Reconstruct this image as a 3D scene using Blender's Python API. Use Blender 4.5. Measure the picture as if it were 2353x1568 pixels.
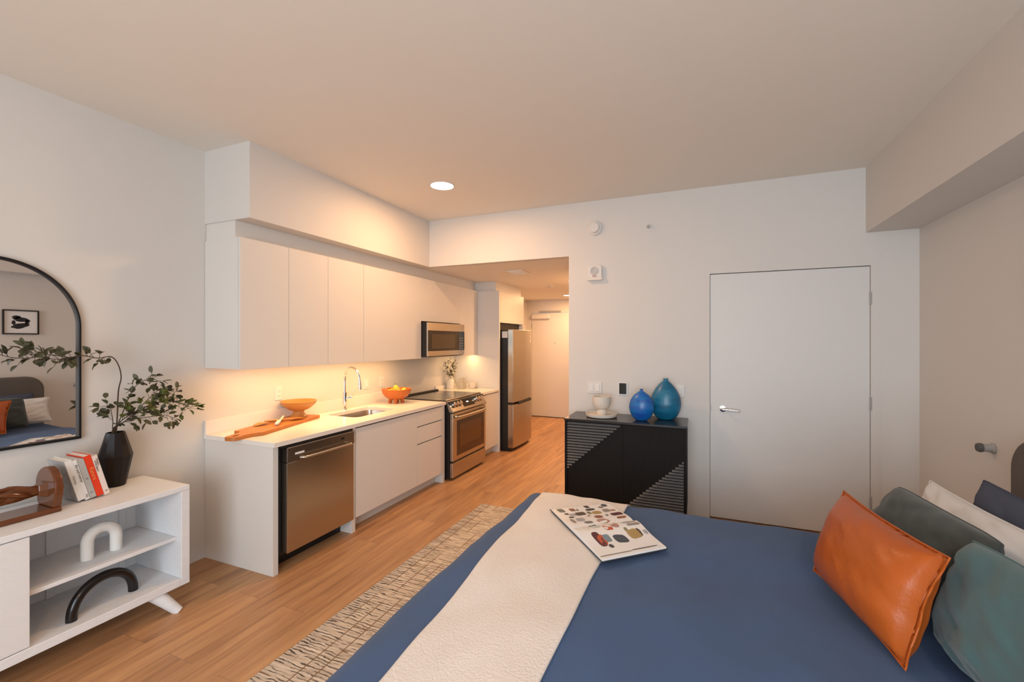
import bpy, bmesh, math, random
from mathutils import Vector, Matrix, noise
random.seed(7)
S = bpy.context.scene
for o in list(bpy.data.objects): bpy.data.objects.remove(o)
COL = S.collection
PI = math.pi
R = math.radians

# ------------------------------------------------------------------ camera, world, lights, exposure
cd = bpy.data.cameras.new('camera'); cam = bpy.data.objects.new('camera', cd); COL.objects.link(cam)
cd.sensor_fit = 'HORIZONTAL'; cd.sensor_width = 36.0; cd.lens = 1014.0 * 36.0 / 2353.0
cd.clip_start = 0.05; cd.clip_end = 100
cam.location = (0, 0, 1.54); cam.rotation_euler = (R(90), 0, R(22.75))
S.camera = cam
S.view_settings.view_transform = 'Standard'; S.view_settings.look = 'None'
S.view_settings.gamma = 1.0; S.view_settings.use_curve_mapping = False
S.view_settings.exposure = 0.38
W = bpy.data.worlds.new('sky'); S.world = W; W.use_nodes = True
W.node_tree.nodes['Background'].inputs[0].default_value = (0.75, 0.86, 1.0, 1)
W.node_tree.nodes['Background'].inputs[1].default_value = 1.0

def lamp(name, loc, power, color, size, size_y=None, rot=(0, 0, 0), shape='DISK', spread=180):
    l = bpy.data.lights.new(name, 'AREA'); l.energy = power; l.color = color; l.size = size
    l.shape = shape
    if size_y: l.size_y = size_y
    l.spread = R(spread)
    o = bpy.data.objects.new(name, l); COL.objects.link(o); o.location = loc; o.rotation_euler = rot
    return o
# daylight through the window wall behind the viewer
lamp('window_daylight', (0.0, -2.57, 1.45), 114, (0.78, 0.90, 1.0), 2.5, 2.5, (R(90), 0, 0), 'RECTANGLE')

# ------------------------------------------------------------------ material helpers
def new_mat(name):
    m = bpy.data.materials.new(name); m.use_nodes = True
    nt = m.node_tree
    return m, nt, nt.nodes['Principled BSDF']
def nd(nt, t, **kw):
    n = nt.nodes.new(t)
    for k, v in kw.items(): setattr(n, k, v)
    return n
def mat(name, col, rough=0.5, metal=0.0, var=0.0, vscale=8.0, bump=0.0, bscale=60.0, stretch=(1, 1, 1), spec=0.5, sheen=0.0, coat=0.0, trans=0.0, ior=1.45):
    m, nt, b = new_mat(name)
    b.inputs['Base Color'].default_value = (*col, 1)
    b.inputs['Roughness'].default_value = rough; b.inputs['Metallic'].default_value = metal
    b.inputs['Specular IOR Level'].default_value = spec
    b.inputs['Sheen Weight'].default_value = sheen
    b.inputs['Coat Weight'].default_value = coat
    b.inputs['Transmission Weight'].default_value = trans
    b.inputs['IOR'].default_value = ior
    tc = nd(nt, 'ShaderNodeTexCoord'); mp = nd(nt, 'ShaderNodeMapping'); mp.inputs['Scale'].default_value = stretch
    nt.links.new(tc.outputs['Object'], mp.inputs[0])
    n = nd(nt, 'ShaderNodeTexNoise'); n.inputs['Scale'].default_value = vscale; n.inputs['Detail'].default_value = 4
    nt.links.new(mp.outputs[0], n.inputs['Vector'])
    mx = nd(nt, 'ShaderNodeMix', data_type='RGBA', blend_type='MIX')
    nt.links.new(n.outputs['Fac'], mx.inputs['Factor'])
    mx.inputs['A'].default_value = (*[c * (1 - var) for c in col], 1)
    mx.inputs['B'].default_value = (*[min(1, c * (1 + var)) for c in col], 1)
    nt.links.new(mx.outputs['Result'], b.inputs['Base Color'])
    if bump:
        n2 = nd(nt, 'ShaderNodeTexNoise'); n2.inputs['Scale'].default_value = bscale; n2.inputs['Detail'].default_value = 3
        nt.links.new(mp.outputs[0], n2.inputs['Vector'])
        bp = nd(nt, 'ShaderNodeBump'); bp.inputs['Strength'].default_value = bump; bp.inputs['Distance'].default_value = 0.01
        nt.links.new(n2.outputs['Fac'], bp.inputs['Height']); nt.links.new(bp.outputs[0], b.inputs['Normal'])
    return m
def emis(name, col, strength):
    m, nt, b = new_mat(name)
    b.inputs['Base Color'].default_value = (0.9, 0.9, 0.9, 1)
    b.inputs['Emission Color'].default_value = (*col, 1); b.inputs['Emission Strength'].default_value = strength
    return m

def floor_mat():
    m, nt, b = new_mat('oak_planks'); L = nt.links.new
    tc = nd(nt, 'ShaderNodeTexCoord')
    mp = nd(nt, 'ShaderNodeMapping'); mp.inputs['Rotation'].default_value = (0, 0, R(90)); L(tc.outputs['Object'], mp.inputs[0])
    br = nd(nt, 'ShaderNodeTexBrick'); br.offset = 0.37; L(mp.outputs[0], br.inputs['Vector'])
    br.inputs['Color1'].default_value = (0, 0, 0, 1); br.inputs['Color2'].default_value = (1, 1, 1, 1); br.inputs['Mortar'].default_value = (0.3, 0.3, 0.3, 1)
    br.inputs['Scale'].default_value = 1.0; br.inputs['Mortar Size'].default_value = 0.0012; br.inputs['Mortar Smooth'].default_value = 0.3
    br.inputs['Brick Width'].default_value = 1.35; br.inputs['Row Height'].default_value = 0.185
    # per plank offset for the grain
    add = nd(nt, 'ShaderNodeVectorMath', operation='MULTIPLY_ADD'); L(br.outputs['Color'], add.inputs[0]); add.inputs[1].default_value = (7, 13, 5)
    m2 = nd(nt, 'ShaderNodeMapping'); m2.inputs['Scale'].default_value = (14, 0.9, 1); L(tc.outputs['Object'], m2.inputs[0]); L(m2.outputs[0], add.inputs[2])
    g1 = nd(nt, 'ShaderNodeTexNoise'); g1.inputs['Scale'].default_value = 1.0; g1.inputs['Detail'].default_value = 6; g1.inputs['Roughness'].default_value = 0.6; g1.inputs['Distortion'].default_value = 0.6
    L(add.outputs[0], g1.inputs['Vector'])
    g2 = nd(nt, 'ShaderNodeTexNoise'); g2.inputs['Scale'].default_value = 4.5; g2.inputs['Detail'].default_value = 3; L(add.outputs[0], g2.inputs['Vector'])
    rp = nd(nt, 'ShaderNodeValToRGB'); L(g1.outputs['Fac'], rp.inputs[0])
    e = rp.color_ramp.elements; e[0].position = 0.28; e[0].color = (0.29, 0.125, 0.042, 1); e[1].position = 0.64; e[1].color = (0.60, 0.315, 0.128, 1)
    x = e.new(0.45); x.color = (0.46, 0.222, 0.082, 1)
    mx = nd(nt, 'ShaderNodeMix', data_type='RGBA', blend_type='MULTIPLY'); mx.inputs['Factor'].default_value = 0.35
    L(rp.outputs[0], mx.inputs['A']); L(g2.outputs['Fac'], mx.inputs['B'])
    mx2 = nd(nt, 'ShaderNodeMix', data_type='RGBA', blend_type='MULTIPLY'); mx2.inputs['Factor'].default_value = 1.0
    rr = nd(nt, 'ShaderNodeMapRange'); rr.inputs[3].default_value = 0.92; rr.inputs[4].default_value = 1.08; L(br.outputs['Color'], rr.inputs[0])
    L(mx.outputs['Result'], mx2.inputs['A']); L(rr.outputs[0], mx2.inputs['B'])
    mx3 = nd(nt, 'ShaderNodeMix', data_type='RGBA', blend_type='MIX'); L(br.outputs['Fac'], mx3.inputs['Factor'])
    L(mx2.outputs['Result'], mx3.inputs['A']); mx3.inputs['B'].default_value = (0.20, 0.09, 0.036, 1)
    hs = nd(nt, 'ShaderNodeBrightContrast'); hs.inputs['Bright'].default_value = 0.03; L(mx3.outputs['Result'], hs.inputs[0])
    L(hs.outputs[0], b.inputs['Base Color'])
    b.inputs['Roughness'].default_value = 0.42
    bp = nd(nt, 'ShaderNodeBump'); bp.inputs['Strength'].default_value = 0.08; L(g2.outputs['Fac'], bp.inputs['Height']); L(bp.outputs[0], b.inputs['Normal'])
    return m

def rug_mat():
    m, nt, b = new_mat('woven_rug'); L = nt.links.new
    tc = nd(nt, 'ShaderNodeTexCoord')
    def noise_at(scale, sc=1.0, det=2.0, dist=0.0):
        mp = nd(nt, 'ShaderNodeMapping'); mp.inputs['Scale'].default_value = scale; L(tc.outputs['Object'], mp.inputs[0])
        n = nd(nt, 'ShaderNodeTexNoise'); n.inputs['Scale'].default_value = sc; n.inputs['Detail'].default_value = det; n.inputs['Distortion'].default_value = dist
        L(mp.outputs[0], n.inputs['Vector']); return n.outputs['Fac']
    def ramp(v, a, c, ca=(0, 0, 0, 1), cb=(1, 1, 1, 1)):
        r = nd(nt, 'ShaderNodeValToRGB'); L(v, r.inputs[0]); r.color_ramp.elements[0].position = a; r.color_ramp.elements[1].position = c
        r.color_ramp.elements[0].color = ca; r.color_ramp.elements[1].color = cb; return r.outputs[0]
    base = ramp(noise_at((5, 80, 1), 1, 4), 0.3, 0.7, (0.40, 0.31, 0.23, 1), (0.70, 0.61, 0.51, 1))
    wv = nd(nt, 'ShaderNodeTexWave', bands_direction='Y'); wv.inputs['Scale'].default_value = 17.0; wv.inputs['Distortion'].default_value = 6.5
    wv.inputs['Detail'].default_value = 2; wv.inputs['Detail Scale'].default_value = 1.3
    mpw = nd(nt, 'ShaderNodeMapping'); mpw.inputs['Scale'].default_value = (0.6, 1, 1); L(tc.outputs['Object'], mpw.inputs[0]); L(mpw.outputs[0], wv.inputs['Vector'])
    ln = ramp(wv.outputs['Fac'], 0.66, 0.84)
    gate = ramp(noise_at((6.5, 58, 1), 1, 2.0, 0.2), 0.44, 0.53)
    dm = nd(nt, 'ShaderNodeMath', operation='MULTIPLY'); L(ln, dm.inputs[0]); L(gate, dm.inputs[1]); dash = dm.outputs[0]
    # more dark yarn towards the long edge on the kitchen side
    sx = nd(nt, 'ShaderNodeSeparateXYZ'); L(tc.outputs['Object'], sx.inputs[0])
    mr = nd(nt, 'ShaderNodeMapRange'); mr.inputs[1].default_value = 0.0; mr.inputs[2].default_value = 0.75; mr.inputs[3].default_value = 1.0; mr.inputs[4].default_value = 0.45
    L(sx.outputs[0], mr.inputs[0])
    mu = nd(nt, 'ShaderNodeMath', operation='MULTIPLY'); L(dash, mu.inputs[0]); L(mr.outputs[0], mu.inputs[1])
    c1 = nd(nt, 'ShaderNodeMix', data_type='RGBA'); L(mu.outputs[0], c1.inputs['Factor']); L(base, c1.inputs['A']); c1.inputs['B'].default_value = (0.030, 0.024, 0.022, 1)
    br = nd(nt, 'ShaderNodeTexBrick'); br.offset = 0.4; br.inputs['Scale'].default_value = 1; br.inputs['Brick Width'].default_value = 0.42; br.inputs['Row Height'].default_value = 0.085
    br.inputs['Mortar Size'].default_value = 0.0035; br.inputs['Mortar Smooth'].default_value = 0.2
    mp = nd(nt, 'ShaderNodeMapping'); mp.inputs['Rotation'].default_value = (0, 0, R(90)); L(tc.outputs['Object'], mp.inputs[0]); L(mp.outputs[0], br.inputs['Vector'])
    brk = ramp(noise_at((7, 2.2, 1), 1, 1), 0.42, 0.5)
    mu2 = nd(nt, 'ShaderNodeMath', operation='MULTIPLY'); L(br.outputs['Fac'], mu2.inputs[0]); L(brk, mu2.inputs[1])
    c2 = nd(nt, 'ShaderNodeMix', data_type='RGBA'); L(mu2.outputs[0], c2.inputs['Factor']); L(c1.outputs['Result'], c2.inputs['A']); c2.inputs['B'].default_value = (0.20, 0.115, 0.06, 1)
    L(c2.outputs['Result'], b.inputs['Base Color']); b.inputs['Roughness'].default_value = 0.95
    bp = nd(nt, 'ShaderNodeBump'); bp.inputs['Strength'].default_value = 0.5; bp.inputs['Distance'].default_value = 0.006
    L(noise_at((6, 120, 1), 1, 2), bp.inputs['Height']); L(bp.outputs[0], b.inputs['Normal'])
    return m

M = {}
M['wall'] = mat('wall_paint', (0.67, 0.635, 0.595), 0.62, var=0.01, bump=0.02, bscale=90)
M['ceil'] = mat('ceiling_paint', (0.82, 0.77, 0.70), 0.75, var=0.01, bump=0.03, bscale=70)
M['floor'] = floor_mat(); M['rug'] = rug_mat()
M['door'] = mat('door_paint', (0.675, 0.655, 0.63), 0.45, var=0.01)
M['cab'] = mat('cabinet_laminate', (0.70, 0.665, 0.62), 0.38, var=0.01)
M['cabdark'] = mat('cabinet_gap', (0.16, 0.14, 0.12), 0.7)
M['quartz'] = mat('quartz', (0.80, 0.745, 0.685), 0.22, var=0.06, vscale=420)
M['steel'] = mat('brushed_steel', (0.50, 0.445, 0.375), 0.27, 1.0, var=0.05, vscale=30, stretch=(1, 1, 30), bump=0.02, bscale=80)
M['steeldk'] = mat('dark_steel', (0.30, 0.27, 0.24), 0.30, 1.0, var=0.05, vscale=30, stretch=(1, 1, 30))
M['sink'] = mat('sink_steel', (0.55, 0.50, 0.45), 0.22, 1.0)
M['chrome'] = mat('chrome', (0.86, 0.85, 0.84), 0.06, 1.0)
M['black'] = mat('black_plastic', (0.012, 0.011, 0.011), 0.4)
M['blackglass'] = mat('black_glass', (0.010, 0.008, 0.008), 0.05, spec=0.7)
M['ovenglass'] = mat('oven_glass', (0.030, 0.010, 0.006), 0.06, spec=0.9)
M['cooktop'] = mat('cooktop_glass', (0.02, 0.018, 0.017), 0.10, spec=0.8)
M['ovenlit'] = mat('oven_window_inner', (0.085, 0.035, 0.012), 0.12, spec=0.9)
M['whiteplastic'] = mat('white_plastic', (0.71, 0.68, 0.645), 0.4)
M['greyplastic'] = mat('grey_plastic', (0.36, 0.35, 0.34), 0.5)
M['darkscreen'] = mat('dark_screen', (0.012, 0.015, 0.012), 0.15)
M['label'] = mat('white_label', (0.76, 0.74, 0.71), 0.6)
M['sbblack'] = mat('black_stained_wood', (0.007, 0.006, 0.006), 0.6, spec=0.2, var=0.25, vscale=12, stretch=(40, 40, 1))
M['sbtop'] = mat('black_lacquer_top', (0.018, 0.017, 0.017), 0.22)
M['slat'] = mat('black_slat_sheen', (0.12, 0.12, 0.122), 0.30, coat=0.5)  # black slats, base lightened to paint in the gloss they reflect
M['bluevase'] = None
M['cream'] = mat('cream_ceramic', (0.72, 0.65, 0.56), 0.55, var=0.03)
M['cred'] = mat('white_painted_wood', (0.75, 0.755, 0.765), 0.5, var=0.02, vscale=20, bump=0.25, bscale=28, stretch=(1, 1, 3))
M['mirror'] = mat('mirror_glass', (0.90, 0.90, 0.90), 0.0, 1.0)
M['mframe'] = mat('black_metal', (0.014, 0.013, 0.014), 0.35, 0.3)
M['plaster'] = mat('white_plaster', (0.74, 0.72, 0.68), 0.85, var=0.04, bump=0.5, bscale=26)
M['glossblack'] = mat('gloss_black_ceramic', (0.010, 0.008, 0.008), 0.18)
M['vaseblk'] = mat('dark_brown_ceramic', (0.009, 0.005, 0.0045), 0.45, spec=0.35)
M['brownhand'] = mat('polished_brown_wood', (0.125, 0.034, 0.007), 0.22, var=0.3, vscale=10, stretch=(6, 1, 6), coat=0.4)
M['stem'] = mat('twig', (0.055, 0.035, 0.022), 0.7)
M['leaf'] = mat('olive_leaf', (0.078, 0.074, 0.034), 0.5, var=0.4, vscale=30)
M['leafbright'] = mat('green_leaf', (0.105, 0.118, 0.026), 0.5, var=0.5, vscale=30)
M['board'] = mat('acacia_board', (0.50, 0.165, 0.034), 0.42, var=0.25, vscale=6, stretch=(12, 1.5, 1))
M['bowlwood'] = mat('turned_wood', (0.52, 0.22, 0.055), 0.38, var=0.18, vscale=9, stretch=(1, 1, 8))
M['redbowl'] = mat('orange_wood', (0.50, 0.125, 0.022), 0.32, var=0.2, vscale=9, stretch=(1, 1, 7))
M['spoon'] = mat('spoon_wood', (0.50, 0.23, 0.065), 0.5, var=0.15, vscale=10)
M['bone'] = mat('white_handle', (0.80, 0.72, 0.60), 0.5)
M['pear'] = mat('yellow_fruit', (0.62, 0.43, 0.035), 0.45, var=0.2, vscale=20)
M['clearglass'] = mat('clear_glass', (0.95, 0.93, 0.90), 0.02, trans=1.0, ior=1.25)
M['duvet'] = mat('blue_linen', (0.062, 0.112, 0.228), 0.9, var=0.10, vscale=3, bump=0.16, bscale=300, sheen=0.08, spec=0.2)
M['throw'] = mat('white_throw_knit', (0.74, 0.70, 0.66), 0.95, var=0.03, bump=0.35, bscale=110, sheen=0.2)
M['mattress'] = mat('mattress_cloth', (0.7, 0.68, 0.66), 0.9)
M['hb'] = mat('grey_upholstery', (0.115, 0.098, 0.085), 0.9, var=0.06, bump=0.15, bscale=250)
M['leather'] = mat('cognac_leather', (0.43, 0.092, 0.011), 0.38, var=0.14, vscale=5, bump=0.10, bscale=90)
M['greyvelvet'] = mat('grey_green_velvet', (0.042, 0.053, 0.050), 0.85, var=0.08, sheen=0.2)
M['teal'] = mat('teal_velvet', (0.050, 0.115, 0.122), 0.85, var=0.10, vscale=4, sheen=0.25)
M['whitecase'] = mat('white_pillowcase', (0.72, 0.71, 0.70), 0.75, bump=0.1, bscale=40)
M['navy'] = mat('navy_pillowcase', (0.062, 0.075, 0.115), 0.85, var=0.06)
M['paper'] = mat('magazine_paper', (0.80, 0.79, 0.78), 0.45)
M['page'] = mat('page_edges', (0.72, 0.66, 0.58), 0.8, var=0.1, vscale=300)
M['ink'] = mat('black_ink', (0.02, 0.02, 0.02), 0.7)
M['lampwhite'] = emis('lamp_diffuser', (1.0, 0.88, 0.72), 14)
M['ledstrip'] = emis('led_strip', (1.0, 0.72, 0.40), 3)
M['display'] = emis('range_display', (1.0, 0.97, 0.9), 2.0)

def blue_mat(name, ca, cb):
    m, nt, b = new_mat(name); L = nt.links.new
    tc = nd(nt, 'ShaderNodeTexCoord'); n = nd(nt, 'ShaderNodeTexNoise'); n.inputs['Scale'].default_value = 6; n.inputs['Detail'].default_value = 5
    mp = nd(nt, 'ShaderNodeMapping'); mp.inputs['Scale'].default_value = (1, 1, 4); L(tc.outputs['Object'], mp.inputs[0]); L(mp.outputs[0], n.inputs['Vector'])
    rp = nd(nt, 'ShaderNodeValToRGB'); L(n.outputs['Fac'], rp.inputs[0]); e = rp.color_ramp.elements
    e[0].position = 0.35; e[0].color = (*ca, 1); e[1].position = 0.65; e[1].color = (*cb, 1)
    L(rp.outputs[0], b.inputs['Base Color']); b.inputs['Roughness'].default_value = 0.38; b.inputs['Coat Weight'].default_value = 0.15
    return m

# ------------------------------------------------------------------ geometry helpers
ORG = {}
class MB:
    def __init__(s): s.bm = bmesh.new(); s.mark = 0
    def _mi(s, fs, mi):
        for f in fs: f.material_index = mi
    def box(s, x0, x1, y0, y1, z0, z1, mi=0, mtx=None):
        v = [s.bm.verts.new(Vector(p) if mtx is None else mtx @ Vector(p)) for p in
             [(x0, y0, z0), (x1, y0, z0), (x1, y1, z0), (x0, y1, z0), (x0, y0, z1), (x1, y0, z1), (x1, y1, z1), (x0, y1, z1)]]
        fs = [s.bm.faces.new([v[i] for i in q]) for q in [(3, 2, 1, 0), (4, 5, 6, 7), (0, 1, 5, 4), (1, 2, 6, 5), (2, 3, 7, 6), (3, 0, 4, 7)]]
        s._mi(fs, mi); return s
    def prism(s, poly, h, mtx=None, mi=0):
        """poly: list of (a,b); extruded 0..h along c; mtx maps (a,b,c) to world"""
        mtx = mtx or Matrix()
        lo = [s.bm.verts.new(mtx @ Vector((a, b, 0))) for a, b in poly]
        hi = [s.bm.verts.new(mtx @ Vector((a, b, h))) for a, b in poly]
        n = len(poly); fs = [s.bm.faces.new(lo[::-1]), s.bm.faces.new(hi)]
        for i in range(n): fs.append(s.bm.faces.new([lo[i], lo[(i + 1) % n], hi[(i + 1) % n], hi[i]]))
        s._mi(fs, mi); return s
    def rings(s, rings, close=True, cap0=True, cap1=True, mi=0):
        vs = [[s.bm.verts.new(p) for p in r] for r in rings]; n = len(vs[0]); fs = []
        for a, b in zip(vs[:-1], vs[1:]):
            for i in range(n if close else n - 1):
                j = (i + 1) % n
                fs.append(s.bm.faces.new([a[i], a[j], b[j], b[i]]))
        if cap0: fs.append(s.bm.faces.new(vs[0][::-1]))
        if cap1: fs.append(s.bm.faces.new(vs[-1]))
        s._mi(fs, mi); return s
    def tube(s, pts, rad, seg=12, mi=0, flat=1.0):
        pts = [Vector(p) for p in pts]; n = len(pts)
        rad = rad if isinstance(rad, (list, tuple)) else [rad] * n
        t0 = (pts[1] - pts[0]).normalized()
        up = Vector((0, 0, 1)) if abs(t0.z) < 0.9 else Vector((1, 0, 0))
        u = t0.cross(up).normalized(); out = []
        for i, p in enumerate(pts):
            t = (pts[min(i + 1, n - 1)] - pts[max(i - 1, 0)]).normalized()
            u = (u - t * u.dot(t)).normalized(); w = t.cross(u)
            out.append([p + (u * math.cos(2 * PI * k / seg) + w * math.sin(2 * PI * k / seg) * flat) * rad[i] for k in range(seg)])
        return s.rings(out, mi=mi)
    def lathe(s, prof, c=(0, 0, 0), seg=40, cap0=True, cap1=False, mi=0, sy=1.0, mtx=None):
        c = Vector(c); out = []
        for r, z in prof:
            ring = [Vector((r * math.cos(2 * PI * k / seg), r * math.sin(2 * PI * k / seg) * sy, z)) for k in range(seg)]
            out.append([(mtx @ p if mtx else p + c) for p in ring])
        return s.rings(out, cap0=cap0, cap1=cap1, mi=mi)
    def grid(s, fn, nu, nv, mi=0, flip=False):
        vs = [[s.bm.verts.new(fn(i / nu, j / nv)) for j in range(nv + 1)] for i in range(nu + 1)]
        for i in range(nu):
            for j in range(nv):
                q = [vs[i][j], vs[i + 1][j], vs[i + 1][j + 1], vs[i][j + 1]]
                f = s.bm.faces.new(q[::-1] if flip else q); f.material_index = mi
        return s
    def build(s, name, mats, parent=None, origin=None, smooth=None, bev=0.0, bseg=2, solid=0.0, soff=-1.0, sub=0, merge=False):
        if merge: bmesh.ops.remove_doubles(s.bm, verts=s.bm.verts, dist=1e-5)
        bmesh.ops.recalc_face_normals(s.bm, faces=s.bm.faces) if not solid else None
        if parent is not None: org = ORG[parent.name]
        elif origin is not None: org = Vector(origin)
        else:
            xs = [v.co for v in s.bm.verts]
            org = Vector(((min(p.x for p in xs) + max(p.x for p in xs)) / 2, (min(p.y for p in xs) + max(p.y for p in xs)) / 2, min(p.z for p in xs)))
        bmesh.ops.translate(s.bm, verts=s.bm.verts, vec=-org)
        me = bpy.data.meshes.new(name); s.bm.to_mesh(me); s.bm.free()
        for m in (mats if isinstance(mats, (list, tuple)) else [mats]): me.materials.append(m)
        o = bpy.data.objects.new(name, me); COL.objects.link(o)
        if parent is not None: o.parent = parent
        else: o.location = org
        ORG[o.name] = org
        if smooth:
            for p in me.polygons: p.use_smooth = True
            if smooth < 179: me.set_sharp_from_angle(angle=R(smooth))
        if solid:
            md = o.modifiers.new('thickness', 'SOLIDIFY'); md.thickness = solid; md.offset = soff
        if bev:
            md = o.modifiers.new('edge', 'BEVEL'); md.width = bev; md.segments = bseg; md.limit_method = 'ANGLE'; md.angle_limit = R(40)
        if sub:
            md = o.modifiers.new('smooth', 'SUBSURF'); md.levels = sub; md.render_levels = sub
        return o

def tag(o, label=None, cat=None, group=None, kind=None):
    if label: o['label'] = label
    if cat: o['category'] = cat
    if group: o['group'] = group
    if kind: o['kind'] = kind
    return o
def thing(name, loc, label, cat, group=None):
    o = bpy.data.objects.new(name, None); COL.objects.link(o); o.location = loc; o.empty_display_size = 0.05
    ORG[o.name] = Vector(loc); return tag(o, label, cat, group)
def struct(name, mb, m, label, cat, **kw):
    o = mb.build(name, m, **kw); return tag(o, label, cat, kind='structure')
def text_mesh(body, size, mtx, name, m, parent, ext=0.0003, align='CENTER'):
    cu = bpy.data.curves.new('txt', 'FONT'); cu.body = body; cu.size = size; cu.extrude = ext
    cu.align_x = align; cu.align_y = 'CENTER'
    t = bpy.data.objects.new('txt', cu); COL.objects.link(t); bpy.context.view_layer.update()
    me = bpy.data.meshes.new_from_object(t.evaluated_get(bpy.context.evaluated_depsgraph_get()))
    bpy.data.objects.remove(t); bpy.data.curves.remove(cu)
    me.transform(Matrix.Translation(-ORG[parent.name]) @ mtx); me.name = name
    me.materials.clear(); me.materials.append(m)
    o = bpy.data.objects.new(name, me); COL.objects.link(o); o.parent = parent; ORG[o.name] = ORG[parent.name]
    return o
def arc(c, r, a0, a1, n):
    return [(c[0] + r * math.cos(a0 + (a1 - a0) * i / n), c[1] + r * math.sin(a0 + (a1 - a0) * i / n)) for i in range(n + 1)]
def rrect(x0, x1, y0, y1, r, n=5):
    return arc((x1 - r, y1 - r), r, 0, PI / 2, n) + arc((x0 + r, y1 - r), r, PI / 2, PI, n) + arc((x0 + r, y0 + r), r, PI, 1.5 * PI, n) + arc((x1 - r, y0 + r), r, 1.5 * PI, 2 * PI, n)
def spline(pts, n=8):
    P = [Vector(p) for p in pts]; P = [2 * P[0] - P[1]] + P + [2 * P[-1] - P[-2]]; out = []
    for i in range(1, len(P) - 2):
        for k in range(n):
            t = k / n; a, b, c, d = P[i - 1], P[i], P[i + 1], P[i + 2]
            out.append(0.5 * ((2 * b) + (-a + c) * t + (2 * a - 5 * b + 4 * c - d) * t * t + (-a + 3 * b - 3 * c + d) * t ** 3))
    out.append(P[-2]); return out
# axis maps: polygons drawn in wall planes
XZ = lambda y: Matrix(((1, 0, 0, 0), (0, 0, -1, y), (0, 1, 0, 0), (0, 0, 0, 1)))       # (a,b,c)->(a, y-c, b): sticks out towards -Y
YZ = lambda x: Matrix(((0, 0, 1, x), (1, 0, 0, 0), (0, 1, 0, 0), (0, 0, 0, 1)))        # (a,b,c)->(x+c, a, b): sticks out towards +X
YZn = lambda x: Matrix(((0, 0, -1, x), (1, 0, 0, 0), (0, 1, 0, 0), (0, 0, 0, 1)))      # sticks out towards -X

# ------------------------------------------------------------------ room constants
XL, XR, YB, YD, YE = -3.23, 1.53, -2.6, 4.21, 8.5
ZC, ZS = 2.885, 2.371
XO = -1.16; XS = -2.77; Y0 = 2.05; XB = 1.205; ZBM = 2.38
DL, DR, DZ = 0.105, 1.232, 2.118

# ------------------------------------------------------------------ shell
struct('floor', MB().box(XL - .1, XR + .1, YB - .1, YE + .1, -0.1, 0), M['floor'], 'warm oak plank floor running from the room into the hallway', 'floor', origin=(0, 0, 0))
struct('ceiling', MB().box(XL - .1, XR + .1, YB - .1, YD + .1, ZC, ZC + .1), M['ceil'], 'plain off white ceiling over the main room', 'ceiling', origin=(0, 0, ZC))
struct('wall_left', MB().box(XL - .1, XL, YB - .1, YE + .1, 0, ZC), M['wall'], 'off white wall behind the mirror and kitchen units', 'wall')
struct('wall_right', MB().box(XR, XR + .1, YB - .1, YD + .1, 0, ZC), M['wall'], 'off white wall behind the headboard', 'wall')
mb = MB()
mb.box(XS, XO, YD, YD + .1, ZS, ZC)
mb.box(XO, DL - .003, YD, YD + .1, 0, ZC); mb.box(DR + .003, XR, YD, YD + .1, 0, ZC); mb.box(DL - .003, DR + .003, YD, YD + .1, DZ + .006, ZC)
struct('wall_far', mb, M['wall'], 'off white wall with the flush door and hallway opening', 'wall')
struct('wall_behind_door', MB().box(DL - .2, DR + .2, YD + .5, YD + .55, 0, 2.3), M['cabdark'], 'dark space behind the flush bedroom door', 'wall')
struct('wall_soffit', MB().box(XL, XS, Y0, YD + .1, ZS, ZC), M['wall'], 'boxed white soffit above the kitchen cabinets', 'soffit')
struct('ceiling_hall', MB().box(XL, XO + .1, YD + .1, YE + .1, ZS, ZS + .1), M['ceil'], 'lowered hallway ceiling beyond the opening', 'ceiling')
struct('wall_hall', MB().box(XO, XO + .1, YD + .1, YE + .1, 0, ZS), M['wall'], 'hallway side wall behind the opening corner', 'wall')
mb = MB(); EL, ER, EZ = -3.125, -2.17, 2.112
mb.box(XL, EL, YE, YE + .1, 0, ZS); mb.box(ER, XO, YE, YE + .1, 0, ZS); mb.box(EL, ER, YE, YE + .1, EZ, ZS)
struct('wall_entry', mb, M['wall'], 'end wall of the hallway around the entry door', 'wall')
struct('wall_beam', MB().box(XB, XR, YB, YD, ZBM, ZC), M['wall'], 'boxed beam along the right side of the ceiling', 'beam')
mb = MB(); wx0, wx1, wz0, wz1 = -1.3, 1.3, 0.15, 2.75
mb.box(XL, wx0, YB - .1, YB, 0, ZC); mb.box(wx1, XR, YB - .1, YB, 0, ZC); mb.box(wx0, wx1, YB - .1, YB, 0, wz0); mb.box(wx0, wx1, YB - .1, YB, wz1, ZC)
struct('wall_back', mb, M['wall'], 'wall with the window behind the viewer', 'wall')
wf = MB()
for a in (wx0, (wx0 + wx1) / 2 - .025, wx1 - .05): wf.box(a, a + .05, YB - .08, YB - .03, wz0, wz1)
wf.box(wx0, wx1, YB - .08, YB - .03, wz0, wz0 + .05); wf.box(wx0, wx1, YB - .08, YB - .03, wz1 - .05, wz1)
struct('window_1', wf, M['whiteplastic'], 'window frame behind the viewer', 'window')

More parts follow.
